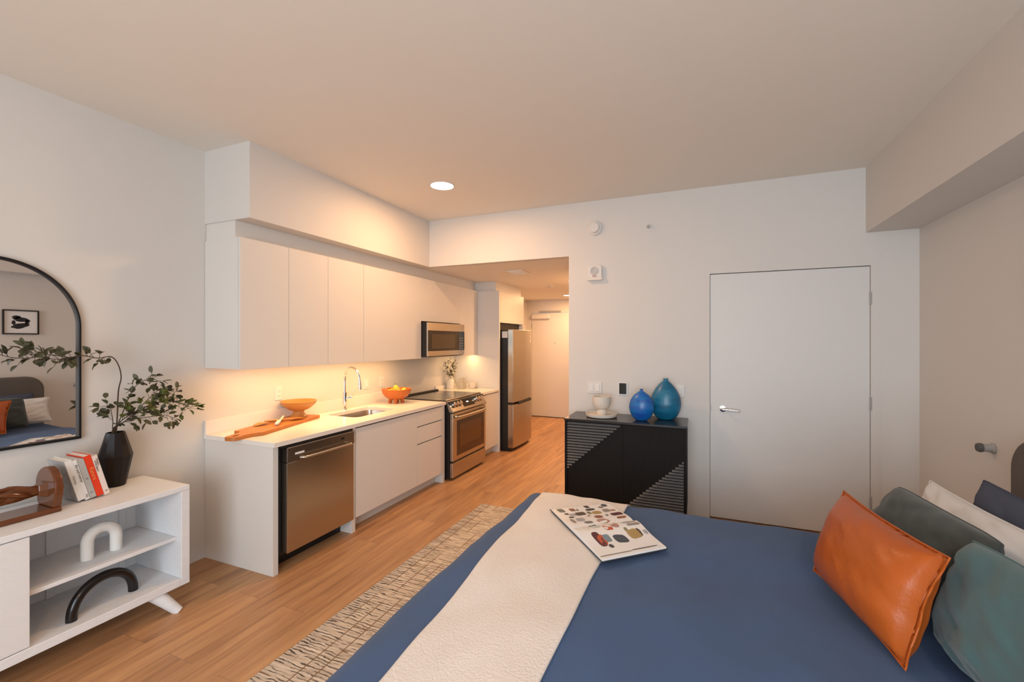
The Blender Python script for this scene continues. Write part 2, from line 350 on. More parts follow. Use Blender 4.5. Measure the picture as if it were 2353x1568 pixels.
# flush door in the far wall
d1 = struct('door_1', MB().box(DL, DR, YD + .004, YD + .044, 0.012, DZ), M['door'], 'plain white flush door in the far wall', 'door', bev=.0015)
mb = MB(); mb.lathe([(0.001, 0), (.026, 0), (.026, .008), (.012, .010), (.010, .045)], seg=24, cap1=True, mtx=XZ(YD + .004) @ Matrix.Translation((.205, .955, 0)))
mb.tube([(.205, YD - .045, .955), (.25, YD - .047, .955), (.335, YD - .045, .947)], [.0095, .0085, .008], 12)
tag(mb.build('door_handle', M['chrome'], d1, smooth=40), 'chrome lever handle')
for z in (1.87, 1.056, .29):
    tag(MB().box(DR - .004, DR + .010, YD - .006, YD + .003, z - .05, z + .05).build('hinge', M['greyplastic'], d1, bev=.002), 'metal hinge')
tag(MB().box(DL - .004, DL + .006, YD - .003, YD + .003, .935, .985).build('strike_plate', M['greyplastic'], d1), 'metal strike plate')
tr = MB(); tr.box(DL - .05, DL - .004, YD - .003, YD, 0, DZ + .055); tr.box(DR + .011, DR + .06, YD - .003, YD, 0, DZ + .055); tr.box(DL - .004, DR + .011, YD - .003, YD, DZ + .007, DZ + .055)
struct('trim_1', tr, M['wall'], 'thin painted casing around the flush door', 'trim')
# entry door
d2 = struct('door_2', MB().box(EL + .004, ER - .004, YE + .005, YE + .05, .012, EZ - .005), M['door'], 'entry door at the end of the hallway', 'door')
mb = MB(); mb.box(EL + .01, EL + .40, YE - .06, YE + .005, 1.985, 2.085)
cl = tag(mb.build('door_closer', M['whiteplastic'], d2, bev=.02), 'beige door closer box')
MB().box(-2.95, -2.50, YE - .03, YE, 2.122, 2.150).build('closer_arm', M['greyplastic'], cl)
MB().lathe([(.001, 0), (.012, 0), (.010, .006)], seg=16, cap1=True, mtx=XZ(YE + .005) @ Matrix.Translation((-2.63, 1.50, 0))).build('peephole', M['greyplastic'], d2)
MB().box(EL - .006, EL + .004, YE - .006, YE + .004, 1.80, 1.90).build('hinge', M['greyplastic'], d2)
struct('trim_2', MB().box(EL, ER, YE - .01, YE + .05, 0, .010), M['black'], 'dark threshold under the entry door', 'trim')

# ------------------------------------------------------------------ ceiling fixtures
def downlight(x, y, z, r, label, power, col=(1.0, .55, .26)):
    t = thing('ceiling_light', (x, y, z), label, 'ceiling light')
    MB().lathe([(r * 1.0, -.004), (r * 1.10, -.004), (r * 1.12, -.0005), (r * 1.0, -.0005)], (x, y, z), 40, cap0=False).build('trim_ring', M['whiteplastic'], t, smooth=30)
    MB().lathe([(.001, -.003), (r, -.003)], (x, y, z), 40, cap0=True).build('diffuser', M['lampwhite'], t)
    o = lamp('ceiling_light_glow', (x, y, z - .006), power, col, r * 2)
    return t
downlight(-2.035, 3.289, ZC, .098, 'round white recessed light glowing in the main ceiling', 19)
downlight(-2.166, 7.79, ZS, .075, 'small bright recessed light in the hallway ceiling by the wall corner', 22)
downlight(-1.55, 5.9, ZS, .075, 'unseen recessed hallway light added behind the wall corner', 22)  # added fixture, out of view, raises the hallway light level
downlight(0.6, -1.0, ZC, .098, 'unseen recessed ceiling light added behind the viewer', 22)  # never in view, put in for more warm light in the room
t = thing('air_vent', (-1.985, 4.93, ZS), 'small square white vent in the hallway ceiling', 'vent')
mb = MB(); mb.box(-2.09, -1.88, 4.78, 5.08, ZS - .012, ZS); mb.build('grille_frame', M['ceil'], t, bev=.006)
mb = MB()
for i in range(6): mb.box(-2.06, -1.91, 4.81 + i * .043, 4.825 + i * .043, ZS - .016, ZS - .012)
mb.build('slat', M['ceil'], t)
t = thing('sprinkler_head', (-2.044, 6.34, ZS), 'round white sprinkler cover in the hallway ceiling', 'sprinkler')
MB().lathe([(.045, -.012), (.055, -.010), (.055, 0)], (-2.044, 6.34, ZS), 24).build('cover_plate', M['whiteplastic'], t, smooth=40)
MB().lathe([(.015, -.020), (.015, -.012)], (-2.044, 6.34, ZS), 16).build('deflector', M['greyplastic'], t, smooth=40)

# far wall devices
t = thing('smoke_detector', (-.903, YD, 2.55), 'round white smoke detector high on the far wall', 'smoke detector')
q = XZ(YD) @ Matrix.Translation((-.903, 2.621, 0))
MB().lathe([(.070, 0), (.070, .018), (.062, .026)], seg=40, cap1=True, mtx=q).build('base_plate', M['whiteplastic'], t, smooth=35)
MB().lathe([(.052, .026), (.050, .042), (.040, .050), (.001, .051)], seg=36, cap0=False, mtx=q).build('sensor_cap', M['whiteplastic'], t, smooth=35)
mb = MB()
for k in range(16):
    a = 2 * PI * k / 16; mb.tube([q @ Vector((.051 * math.cos(a), .051 * math.sin(a), .028)), q @ Vector((.050 * math.cos(a), .050 * math.sin(a), .040))], .0025, 6)
mb.build('sensing_slots', M['greyplastic'], t)
t = thing('fire_alarm', (-.90, YD, 2.12), 'white square fire alarm strobe below the smoke detector', 'alarm')
q = XZ(YD)
MB().prism(rrect(-.968, -.832, 2.125, 2.262, .02), .034, q).build('housing', M['whiteplastic'], t, bev=.006)
MB().prism(rrect(-.975, -.825, 2.118, 2.148, .012), .040, q).build('strobe_lens', mat('strobe_lens', (.72, .68, .62), .15, spec=.8), t, bev=.005)
mb = MB()
for r in (.012, .024, .036):
    pts = [q @ Vector((-.90 + r * math.cos(a), 2.208 + r * math.sin(a), .036)) for a in [2 * PI * k / 32 for k in range(33)]]
    mb.tube(pts, .0022, 6)
mb.build('speaker_grille', M['greyplastic'], t)
text_mesh('FIRE', .022, XZ(YD - .0405) @ Matrix.Translation((-.90, 2.157, 0)), 'lettering', mat('red_print', (.35, .05, .03), .6), t)
t = thing('wall_sprinkler', (-.407, YD, 2.58), 'tiny white sidewall sprinkler right of the smoke detector', 'sprinkler')
q = XZ(YD) @ Matrix.Translation((-.407, 2.58, 0))
MB().lathe([(.032, 0), (.030, .006), (.012, .009)], seg=28, cap1=True, mtx=q).build('escutcheon', M['whiteplastic'], t, smooth=35)
MB().lathe([(.009, .009), (.009, .028), (.018, .029), (.018, .032)], seg=20, cap1=True, mtx=q).build('nozzle', M['greyplastic'], t, smooth=35)

def plate(name, x0, x1, z0, z1, label, cat, n=1, wall='far'):
    if wall == 'far': q = XZ(YD); org = ((x0 + x1) / 2, YD, z0)
    else: q = YZ(XL); org = (XL, (x0 + x1) / 2, z0)
    t = thing(name, org, label, cat)
    MB().prism(rrect(x0, x1, z0, z1, .006), .006, q).build('cover_plate', M['whiteplastic'], t, bev=.002)
    return t, q
t, q = plate('light_switch', -.977, -.837, 1.040, 1.150, 'double white rocker switch above the pale goblet', 'light switch')
for c in (-.936, -.878): MB().prism(rrect(c - .018, c + .018, 1.060, 1.130, .003), .010, q).build('rocker', M['label'], t, bev=.002)
t, q = plate('light_switch', -.178, -.105, 1.040, 1.150, 'single white switch half hidden behind the taller blue vase', 'light switch')
MB().prism(rrect(-.160, -.123, 1.060, 1.130, .003), .010, q).build('rocker', M['label'], t, bev=.002)
t, q = plate('thermostat', -.684, -.592, 1.030, 1.158, 'white thermostat with a dark screen between goblet and blue vases', 'thermostat')
MB().prism(rrect(-.672, -.608, 1.045, 1.145, .004), .014, q).build('screen', M['darkscreen'], t, bev=.002)
for (a, b, z, lab, sw) in ((2.616, 2.686, 1.045, 'white wall outlet behind the pedestal bowl', 0), (3.925, 3.995, 1.030, 'white wall outlet beside the range behind the fruit bowl', 0), (3.67, 3.75, 1.030, 'white switch plate on the backsplash just right of the faucet', 1)):
    t, q = plate('light_switch' if sw else 'wall_outlet', a, b, z, z + .115, lab, 'light switch' if sw else 'outlet', wall='left')
    c = (a + b) / 2
    if sw: MB().prism(rrect(c - .018, c + .018, z + .025, z + .090, .003), .010, q).build('rocker', M['label'], t, bev=.002)
    else:
        for dz in (.036, .078):
            sk = MB().prism(rrect(c - .018, c + .018, z + dz - .014, z + dz + .014, .008), .008, q).build('socket', M['label'], t, bev=.0015)
            mb = MB()
            for e in (-.007, .007): mb.box(XL + .008, XL + .0085, c + e - .0015, c + e + .0015, z + dz - .005, z + dz + .006)
            mb.build('slot', M['ink'], sk)
t = thing('door_stop', (XR, 3.315, .91), 'small round door bumper on the right wall above the headboard end', 'door stop')
q = YZn(XR) @ Matrix.Translation((3.315, .939, 0))
MB().lathe([(.030, 0), (.030, .008), (.022, .014), (.020, .05)], seg=28, cap1=True, mtx=q).build('mount', M['greyplastic'], t, smooth=40)
MB().lathe([(.024, .05), (.026, .058), (.022, .072), (.004, .076)], seg=28, cap1=True, mtx=q).build('rubber_tip', mat('grey_rubber', (.10, .095, .09), .8), t, smooth=40)

# ------------------------------------------------------------------ kitchen, base run
XF = -2.54          # front of the doors
CT = .875           # counter top
def gap_box(mb, y0, y1, z0, z1, x=XF, th=.019): mb.box(x - th, x, y0 + .0008, y1 - .0008, z0, z1)
struct_ = None
tag(MB().box(XL + .002, -2.55, Y0, Y0 + .04, 0, .843).build('cabinet_end_panel', M['cab'], bev=.001), 'white end panel of the kitchen run beside the dishwasher', 'panel')
# dishwasher
dy0, dy1 = 2.112, 2.752
t = thing('dishwasher', (-2.85, (dy0 + dy1) / 2, 0), 'stainless steel dishwasher under the counter at the near end', 'dishwasher')
MB().box(XL + .03, -2.575, dy0, dy1, .10, .835).build('tub', M['black'], t)
MB().box(-2.70, -2.66, dy0, dy1, .0, .10).build('kick_plate', M['black'], t)
dd = MB().box(-2.572, -2.52, dy0 + .022, dy1 - .0, .118, .722).build('door', M['steel'], t, bev=.004)
MB().box(-2.572, -2.515, dy0 + .020, dy1 + .002, .724, .826).build('control_panel', M['steeldk'], t, bev=.005)
mb = MB(); mb.tube(spline([(-2.515, 2.235, .742), (-2.492, 2.250, .742), (-2.480, 2.275, .742), (-2.476, 2.45, .742), (-2.480, 2.655, .742), (-2.490, 2.682, .742), (-2.515, 2.70, .742)], 6), .0125, 14, flat=.8)
tag(mb.build('handle', M['steel'], t, smooth=60), 'curved bar handle')
MB().box(-2.516, -2.5135, 2.192, 2.268, .768, .782).build('badge', M['label'], t)
MB().box(-2.516, -2.5135, 2.612, 2.645, .782, .798).build('indicator', M['darkscreen'], t)
MB().box(-2.60, -2.53, dy0 - .008, dy1, .828, .840).build('top_strip', M['black'], t)
tag(MB().box(-3.2, -2.545, 2.757, 2.797, 0, .843).build('cabinet_divider_panel', M['cab'], bev=.001), 'white divider panel reaching the floor right of the dishwasher', 'panel')
# sink cabinet
t = thing('sink_cabinet', (-2.9, 3.22, 0), 'white two door cabinet under the sink', 'cabinet')
MB().box(XL + .01, XF - .021, 2.799, 3.645, .11, .60).build('carcass', M['cab'], t)
MB().box(-2.66, -2.64, 2.799, 3.645, 0, .11).build('toe_kick', M['cab'], t)
for a, b in ((2.80, 3.222), (3.222, 3.645)):
    mb = MB(); gap_box(mb, a, b, .112, .832); mb.build('door', M['cab'], t, bev=.0012)
t = thing('drawer_cabinet', (-2.9, 3.88, 0), 'white three drawer cabinet left of the range', 'cabinet')
MB().box(XL + .01, XF - .036, 3.648, 4.12, .11, .842).build('carcass', M['cab'], t)
MB().box(-2.66, -2.64, 3.648, 4.12, 0, .11).build('toe_kick', M['cab'], t)
for z0, z1 in ((.112, .510), (.522, .682), (.694, .832)):
    mb = MB(); mb.box(XF - .019, XF, 3.6495, 4.1185, z0, z1)
    dr = mb.build('drawer', M['cab'], t, bev=.0012)
    MB().box(XF - .034, XF - .020, 3.6495, 4.1185, z1 - .03, z1 + .0115).build('finger_pull', M['greyplastic'], dr)
tag(MB().box(-3.2, XF - .004, 4.122, 4.162, 0, .843).build('cabinet_side_panel', M['cab'], bev=.001), 'white side panel between the drawers and the range', 'panel')
# counter with sink cut out
def slab_with_hole(x0, x1, y0, y1, z0, z1, hole):
    mb = MB(); bm = mb.bm
    out = [(x0, y0), (x1, y0), (x1, y1), (x0, y1)]
    for z in (z0, z1):
        vo = [bm.verts.new((a, b, z)) for a, b in out]; vh = [bm.verts.new((a, b, z)) for a, b in hole]
        es = [bm.edges.new((vo[i], vo[(i + 1) % 4])) for i in range(4)] + [bm.edges.new((vh[i], vh[(i + 1) % len(vh)])) for i in range(len(vh))]
        bmesh.ops.triangle_fill(bm, edges=es, use_beauty=True)
        if z == z0: lo = (vo, vh)
    for a, b in ((lo[0], vo), (lo[1], vh)):
        for i in range(len(a)):
            j = (i + 1) % len(a); bm.faces.new([a[i], a[j], b[j], b[i]])
    return mb
sx0, sx1, sy0, sy1 = -3.075, -2.72, 3.005, 3.56
hole = rrect(sx0, sx1, sy0, sy1, .06, 6)
t = thing('countertop', (-2.9, 3.1, CT - .03), 'pale quartz countertop with the sink cut out, left of the range', 'countertop')
slab_with_hole(XL + .001, XF + .012, Y0 - .006, 4.168, CT - .03, CT, hole).build('slab', M['quartz'], t)
tag(MB().box(XL + .001, XL + .020, Y0 - .006, 4.168, CT + .0002, CT + .10).build('backsplash', M['quartz'], bev=.001), 'low quartz upstand along the wall behind the sink', 'backsplash')
# sink
t = thing('sink', ((sx0 + sx1) / 2, (sy0 + sy1) / 2, CT - .23), 'undermount stainless steel sink set in the counter', 'sink')
mb = MB(); e = .004
R0 = rrect(sx0 - .012, sx1 + .012, sy0 - .012, sy1 + .012, .068, 6); R1 = rrect(sx0 - e, sx1 + e, sy0 - e, sy1 + e, .062, 6); R2 = rrect(sx0 + .012, sx1 - .012, sy0 + .012, sy1 - .012, .05, 6); R3 = rrect(sx0 + .05, sx1 - .05, sy0 + .05, sy1 - .05, .04, 6)
mb.rings([[(a, b, z) for a, b in r] for r, z in ((R0, CT - .031), (R1, CT - .031), (R2, CT - .19), (R3, CT - .215))], cap0=False, cap1=True)
mb.build('basin', M['sink'], t, smooth=50)
MB().lathe([(.04, 0), (.036, .004), (.012, .002)], ((sx0 + sx1) / 2, (sy0 + sy1) / 2, CT - .214), 24, cap1=True).build('drain', M['chrome'], t, smooth=40)
# faucet
fx, fy = -3.135, 3.30
t = thing('faucet', (fx, fy, CT), 'chrome gooseneck pull down faucet behind the sink', 'faucet')
MB().lathe([(.027, 0), (.027, .012), (.021, .018), (.0215, .17), (.017, .175)], (fx, fy, CT), 28, cap1=True).build('body', M['chrome'], t, smooth=35)
dx, dyv = .96, -.10
P = lambda r, z: (fx + dx * r, fy + dyv * r, CT + z)
neck = spline([P(0, .17), P(0, .23), P(.002, .30), P(.022, .365), P(.07, .405), P(.13, .405), P(.180, .372), P(.203, .325), P(.209, .295)], 6)
MB().tube(neck, .0115, 16).build('spout', M['chrome'], t, smooth=60)
mb = MB(); mb.tube([P(.207, .30), P(.211, .27), P(.214, .235), P(.216, .205)], [.0135, .0155, .0165, .0150], 18); mb.build('spray_head', M['chrome'], t, smooth=50)
mb = MB(); mb.tube([(fx + .01, fy + .0, CT + .115), (fx + .028, fy + .055, CT + .115)], .013, 16)
mb.tube([(fx + .026, fy + .05, CT + .118), (fx + .036, fy + .075, CT + .16), (fx + .042, fy + .092, CT + .205)], [.0065, .0055, .0045], 10)
mb.build('lever', M['chrome'], t, smooth=50)

# range
ry0, ry1 = 4.200, 5.020
t = thing('range', (-2.85, 4.61, 0), 'stainless electric range with a glass cooktop and oven', 'range')
MB().box(XL + .03, -2.505, ry0, ry1, .03, .868).build('body', M['black'], t)
for a in (ry0 + .05, ry1 - .05):
    for x in (-3.1, -2.6): MB().lathe([(.02, 0), (.02, .03)], (x, a, 0), 12).build('foot', M['black'], t)
ck = MB().box(-3.17, -2.540, ry0 - .012, ry1 + .012, .869, .884).build('cooktop', M['cooktop'], t, bev=.002)
MB().box(XL + .022, -3.168, ry0 - .012, ry1 + .012, .869, .900).build('rear_vent', M['black'], t, bev=.003)
for (x, y, r) in ((-2.72, 4.40, .105), (-2.72, 4.82, .085), (-3.0, 4.41, .075), (-3.0, 4.81, .10)):
    MB().tube([(x + r * math.cos(a), y + r * math.sin(a), .8842) for a in [2 * PI * k / 40 for k in range(41)]], .0012, 5).build('burner_ring', M['greyplastic'], ck)
prof = [(-2.555, .893), (-2.455, .765), (-2.455, .752), (-2.505, .752), (-2.56, .868)]
mb = MB(); mb.rings([[(a, y, b) for a, b in prof] for y in (ry0 - .002, ry1 + .002)]); cp = mb.build('control_panel', M['steel'], t, bev=.003)
# slanted face frame: origin along the panel
f0 = Vector((-2.555, 0, .893)); f1 = Vector((-2.455, 0, .765)); fd = (f1 - f0).normalized(); fn = Vector((-fd.z, 0, fd.x)); fn = fn if fn.x > 0 else -fn
def on_panel(y, s, h): return f0 + fd * (s * (f1 - f0).length) + fn * h + Vector((0, y, 0))
def panel_quad(mb, y0, y1, s0, s1, h0, h1):
    c = [(y0, s0), (y1, s0), (y1, s1), (y0, s1)]
    mb.rings([[on_panel(y, s, h) for y, s in c] for h in (h0, h1)])
mb = MB(); panel_quad(mb, 4.475, 4.745, .16, .86, -.002, .0015); ds = mb.build('display', M['blackglass'], cp)
mb = MB(); panel_quad(mb, 4.575, 4.625, .34, .56, .0014, .0022); mb.build('clock_digits', M['display'], cp)
for y in (4.275, 4.345, 4.415, 4.80, 4.865, 4.93):
    q0, q1, q2 = on_panel(y, .52, 0), on_panel(y, .52, .012), on_panel(y, .52, .036)
    mb = MB(); mb.tube([q0, q1], .030, 24); mb.tube([q1, q2], [.025, .022], 24)
    kb = mb.build('knob', M['chrome'], cp, smooth=40)
    mb = MB(); mb.tube([on_panel(y, .52, .0005), on_panel(y, .52, .003)], .034, 24); mb.build('knob_bezel', M['black'], kb)
od = MB().box(-2.503, -2.465, ry0 + .004, ry1 - .004, .215, .742).build('oven_door', M['steel'], t, bev=.005)
MB().box(-2.466, -2.4625, ry0 + .095, ry1 - .055, .262, .655).build('oven_window', M['ovenglass'], od, bev=.001)
MB().box(-2.4627, -2.4615, ry0 + .155, ry1 - .14, .355, .605).build('inner_window', M['ovenlit'], od)
mb = MB(); mb.tube(spline([(-2.466, 4.255, .700), (-2.440, 4.275, .700), (-2.425, 4.32, .698), (-2.418, 4.61, .696), (-2.425, 4.90, .698), (-2.440, 4.945, .700), (-2.466, 4.965, .700)], 6), .0125, 14)
tag(mb.build('oven_handle', M['steel'], od, smooth=60), 'curved bar handle')
sd = MB().box(-2.503, -2.468, ry0 + .004, ry1 - .004, .032, .195).build('storage_drawer', M['steel'], t, bev=.004)
MB().box(-2.500, -2.475, ry0 + .01, ry1 - .01, .196, .214).build('drawer_gap', M['black'], t)
# right small cabinet and counter
t = thing('base_cabinet', (-2.88, 5.3, 0), 'narrow white base cabinet between the range and the fridge panel', 'cabinet')
MB().box(XL + .01, -2.565, 5.04, 5.568, .11, .842).build('carcass', M['cab'], t)
MB().box(-2.66, -2.64, 5.04, 5.568, 0, .11).build('toe_kick', M['cab'], t)
mb = MB(); gap_box(mb, 5.04, 5.568, .112, .832, -2.545); mb.build('door', M['cab'], t, bev=.0012)
t = thing('countertop', (-2.88, 5.3, CT - .03), 'short quartz countertop right of the range holding the white vase', 'countertop')
MB().box(XL + .001, -2.53, 5.034, 5.569, CT - .03, CT).build('slab', M['quartz'], t, bev=.001)
tag(MB().box(XL + .001, XL + .020, 5.034, 5.569, CT + .0002, CT + .06).build('backsplash', M['quartz']), 'short quartz upstand behind the white bottle vase', 'backsplash')
tag(MB().box(XL + .002, -2.53, 5.571, 5.606, 0, 2.240).build('tall_cabinet_panel', M['cab'], bev=.001), 'tall white panel between the counter and the fridge', 'panel')

# fridge
gy0, gy1 = 5.648, 6.372
t = thing('refrigerator', (-2.8, 6.01, 0), 'tall stainless bottom freezer refrigerator by the hallway', 'refrigerator')
MB().box(XL + .04, -2.432, gy0, gy1, .04, 1.690).build('body', M['black'], t, bev=.004)
MB().box(XL + .06, -2.40, gy0 + .01, gy1 - .01, 0.0, .045).build('base_grille', M['black'], t)
def fridge_door(z0, z1):
    ys = [gy0 + (gy1 - gy0) * i / 16 for i in range(17)]
    mb = MB(); poly = [(-2.430, ys[0])] + [(-2.352 + .020 * (1 - ((i - 8) / 8.0) ** 2), y) for i, y in enumerate(ys)] + [(-2.430, ys[-1])]
    return mb.prism(poly, z1 - z0, Matrix.Translation((0, 0, z0)))
ud = fridge_door(.683, 1.700).build('upper_door', M['steel'], t, smooth=30, bev=.003)
ld = fridge_door(.050, .652).build('lower_door', M['steel'], t, smooth=30, bev=.003)
MB().box(-2.43, -2.375, gy0 + .004, gy1 - .004, .652, .683).build('handle_recess', M['black'], t)
MB().box(-2.36, -2.328, gy0 + .16, gy1 - .06, .640, .680).build('handle_pocket', M['black'], ld, bev=.004)
text_mesh('LG', .05, YZ(-2.3445) @ Matrix.Translation((6.315, 1.60, 0)), 'brand_mark', M['label'], ud)
MB().box(-2.349, -2.3455, 6.30, 6.332, 1.52, 1.56).build('energy_label', M['label'], ud)
MB().box(-2.52, -2.435, gy0 - .0015, gy0, 1.585, 1.675).build('paper_sticker', M['label'], t)
t = thing('fridge_cabinet', (-2.85, 6.05, 1.80), 'white cabinet over the refrigerator', 'cabinet')
MB().box(XL + .003, -2.572, 5.609, 6.53, 1.80, 2.238).build('carcass', M['cab'], t)
for a, b in ((5.609, 6.53),):
    mb = MB(); gap_box(mb, a, b, 1.80, 2.238, -2.552); mb.build('door', M['cab'], t, bev=.001)
MB().box(XL + .003, -2.62, 5.61, 6.53, 1.70, 1.798).build('gap_shade_panel', M['black'], t)  # shade in the gap above the fridge, put in as a black panel
tag(MB().box(XL + .003, -2.552, 6.532, 6.566, 0, 2.238).build('fridge_side_panel', M['cab']), 'white panel on the far side of the refrigerator', 'panel')

# upper cabinets
UX, U0, U1 = -2.862, 1.347, 2.249
uy = [2.05, 2.439, 2.825, 3.256, 4.185, 5.064, 5.569]
ul = ['first white wall cabinet at the near end of the row', 'second white wall cabinet, left of the faucet', 'third white wall cabinet, above the faucet', 'wide white wall cabinet left of the microwave', 'short white wall cabinet above the microwave', 'narrow white wall cabinet right of the microwave']
for i in range(6):
    a, b = uy[i], uy[i + 1]; z0 = 1.765 if i == 4 else U0
    t = thing('wall_cabinet', (-3.04, (a + b) / 2, z0), ul[i], 'wall cabinet', 'white wall cabinets over the counter')
    MB().box(XL + .003, UX - .021, a + .0005 + .018 * (i == 0), b - .0005, z0 + .024 * (i != 4), U1).build('carcass', M['cab'] , t)
    if i == 0: MB().box(XL + .003, UX - .021, a + .0005, a + .018, z0, U1).build('end_panel', M['cab'], t)
    MB().box(UX - .0205, UX - .0195, a + .001, b - .001, z0 + .002, U1 - .002).build('door_gap', M['cabdark'], t)
    MB().box(UX - .019, UX, a + .0018 * (i > 0), b - .0018, z0 - .004 * (i != 4), U1).build('door', M['cab'], t, bev=.001)
struct('trim_3', MB().box(XL + .003, -2.925, Y0 + .01, 5.60, U1 + .001, ZS), M['cab'], 'recessed filler strip between wall cabinets and soffit', 'trim')
struct('trim_4', MB().box(XL + .003, -2.60, 5.609, 6.566, 2.239, ZS), M['cab'], 'recessed filler strip above the fridge cabinet', 'trim')
for y0, y1, lab, p in ((2.10, 4.10, 'slim warm light strip under the long row of wall cabinets', 8.5), (5.10, 5.54, 'short warm light strip under the narrow wall cabinet', 1.7)):
    t = thing('under_cabinet_light', (-2.94, (y0 + y1) / 2, U0 + .010), lab, 'light strip')
    MB().box(-2.960, -2.925, y0, y1, U0 + .014, U0 + .0235).build('housing', M['whiteplastic'], t)
    MB().box(-2.955, -2.930, y0 + .01, y1 - .01, U0 + .011, U0 + .0142).build('diffuser', M['ledstrip'], t)
    lamp('under_cabinet_glow', (-2.9425, (y0 + y1) / 2, U0 + .0095), p, (1.0, .60, .25), .024, y1 - y0 - .03, (0, 0, 0), 'RECTANGLE')

# microwave
my0, my1, mz0, mz1 = 4.192, 5.030, 1.358, 1.752
t = thing('microwave', (-3.0, 4.61, mz0), 'stainless over the range microwave with black glass door', 'microwave')
MB().box(XL + .004, -2.800, my0, my1, mz0, mz1).build('body', M['black'], t)
dr = MB().box(-2.799, -2.780, my0, my1, mz0 + .008, mz1 - .002).build('door', M['steel'], t, bev=.002)
MB().box(-2.781, -2.7775, my0 + .001, 4.868, 1.425, 1.660).build('window', M['blackglass'], dr)
MB().box(-2.7777, -2.7768, my0 + .075, 4.79, 1.452, 1.620).build('mesh_screen', mat('micro_mesh', (.055, .035, .018), .10, spec=.8), dr)
cpn = MB().box(-2.781, -2.7770, 4.872, my1 - .001, 1.425, 1.660).build('keypad', M['darkscreen'], dr)
mb = MB()
for i in range(3):
    for j in range(5): mb.box(-2.7770, -2.7766, 4.90 + i * .038, 4.925 + i * .038, 1.44 + j * .032, 1.455 + j * .032)
mb.build('button', M['steeldk'], cpn)
MB().box(-3.1, -2.82, my0 + .1, my1 - .1, mz0 - .006, mz0).build('vent_filter', M['greyplastic'], t)

# ------------------------------------------------------------------ things on the counter
# cutting board (paddle with a slot in the handle)
ax = Vector((-.272, .962, 0)); pv = Vector((-ax.y, ax.x, 0))      # length direction, width direction (towards the wall)
F0 = Vector((-2.815, 2.20, CT))
BM = Matrix(((ax.x, pv.x, 0, F0.x), (ax.y, pv.y, 0, F0.y), (0, 0, 1, F0.z), (0, 0, 0, 1)))
out = [(0, .0), (.70, .0), (.715, .012), (.715, .222), (.70, .235), (0, .235), (-.012, .228), (-.015, .205), (-.02, .178)] + \
      [(-.05, .160), (-.10, .152), (-.185, .150), (-.205, .140), (-.212, .120), (-.212, .085), (-.205, .066), (-.185, .058), (-.12, .056), (-.07, .048), (-.035, .020), (-.015, .003)]
slot = rrect(-.185, -.125, .090, .118, .013, 4)
mb = MB(); bm = mb.bm; rl = {}
for z in (0, .026):
    vo = [bm.verts.new(BM @ Vector((a, b, z))) for a, b in out]; vh = [bm.verts.new(BM @ Vector((a, b, z))) for a, b in slot]
    es = [bm.edges.new((vo[i], vo[(i + 1) % len(vo)])) for i in range(len(vo))] + [bm.edges.new((vh[i], vh[(i + 1) % len(vh)])) for i in range(len(vh))]
    bmesh.ops.triangle_fill(bm, edges=es, use_beauty=True); rl[z] = (vo, vh)
for a, b in zip(rl[0], rl[.026]):
    for i in range(len(a)):
        j = (i + 1) % len(a); bm.faces.new([a[i], a[j], b[j], b[i]])
tag(mb.build('cutting_board', M['board'], bev=.003), 'long reddish wooden paddle board at the near end of the counter', 'cutting board')
BT = CT + .0265
# pedestal bowl
bc = BM @ Vector((.580, .118, .0265))
t = thing('pedestal_bowl', bc, 'turned wooden bowl on a pedestal standing on the paddle board', 'bowl')
MB().lathe([(.064, 0), (.066, .006), (.055, .018), (.043, .038), (.042, .050), (.052, .062)], bc, 40, cap1=True).build('pedestal', M['bowlwood'], t, smooth=50)
MB().lathe([(.035, .058), (.055, .0605), (.075, .066), (.105, .086), (.130, .110), (.143, .136), (.139, .138), (.122, .112), (.095, .090), (.055, .076), (.001, .074)], bc, 48).build('bowl', M['bowlwood'], t, smooth=50)
def utensil(name, a, b, label, cat, head, mh, mt):
    a = BM @ Vector(a); b = BM @ Vector(b); d = (b - a); t = thing(name, a, label, cat)
    n = 10; pts = [a + d * (.34 + .66 * i / n) for i in range(n + 1)]
    MB().tube(pts, [.0055 + .002 * math.sin(i / n * PI) for i in range(n + 1)], 10).build('handle', mt, t, smooth=60)
    u = d.normalized(); w = Vector((-u.y, u.x, 0)); L = d.length
    if head == 'spoon':
        mb = MB(); mb.grid(lambda p, q: a + u * (L * .40 * p) + w * ((q - .5) * 2 * .030 * math.sin(PI * min(1, p * .92 + .06)) ** .6) + Vector((0, 0, -.001 + .010 * (abs(q - .5) * 2) ** 2 * math.sin(PI * p))), 14, 8)
        mb.build('bowl', mh, t, smooth=80, solid=.004)
    else:
        mb = MB(); mb.rings([[a + u * (L * s) + w * (k * .014) + Vector((0, 0, zz)) for k, zz in ((-1, .0), (1, .0), (1, .012), (-1, .012))] for s in (0, .36)])
        mb.build('brush_head', mh, t, bev=.005)
        mb = MB(); random.seed(3)
        for i in range(60):
            p = a + u * (L * (.02 + .32 * random.random())) + w * ((random.random() - .5) * .022)
            mb.tube([p + Vector((0, 0, 0)), p + Vector((random.uniform(-.002, .002), random.uniform(-.002, .002), -.010))], .0012, 4)
        tag(mb.build('bristles', M['page'], t), kind='stuff')
    return t
utensil('wooden_spoon', (.150, .200, .034), (.44, .100, .042), 'light wooden spoon lying across the back of the paddle board', 'spoon', 'spoon', M['spoon'], M['spoon'])
utensil('wooden_spoon', (.50, .02, .036), (.235, .175, .052), 'darker wooden spoon with its bowl towards the pedestal bowl', 'spoon', 'spoon', M['bowlwood'], M['spoon'])
utensil('vegetable_brush', (.19, .045, .0375), (.43, .150, .0600), 'small white handled brush on top of the wooden spoons', 'brush', 'brush', M['bone'], M['bone'])

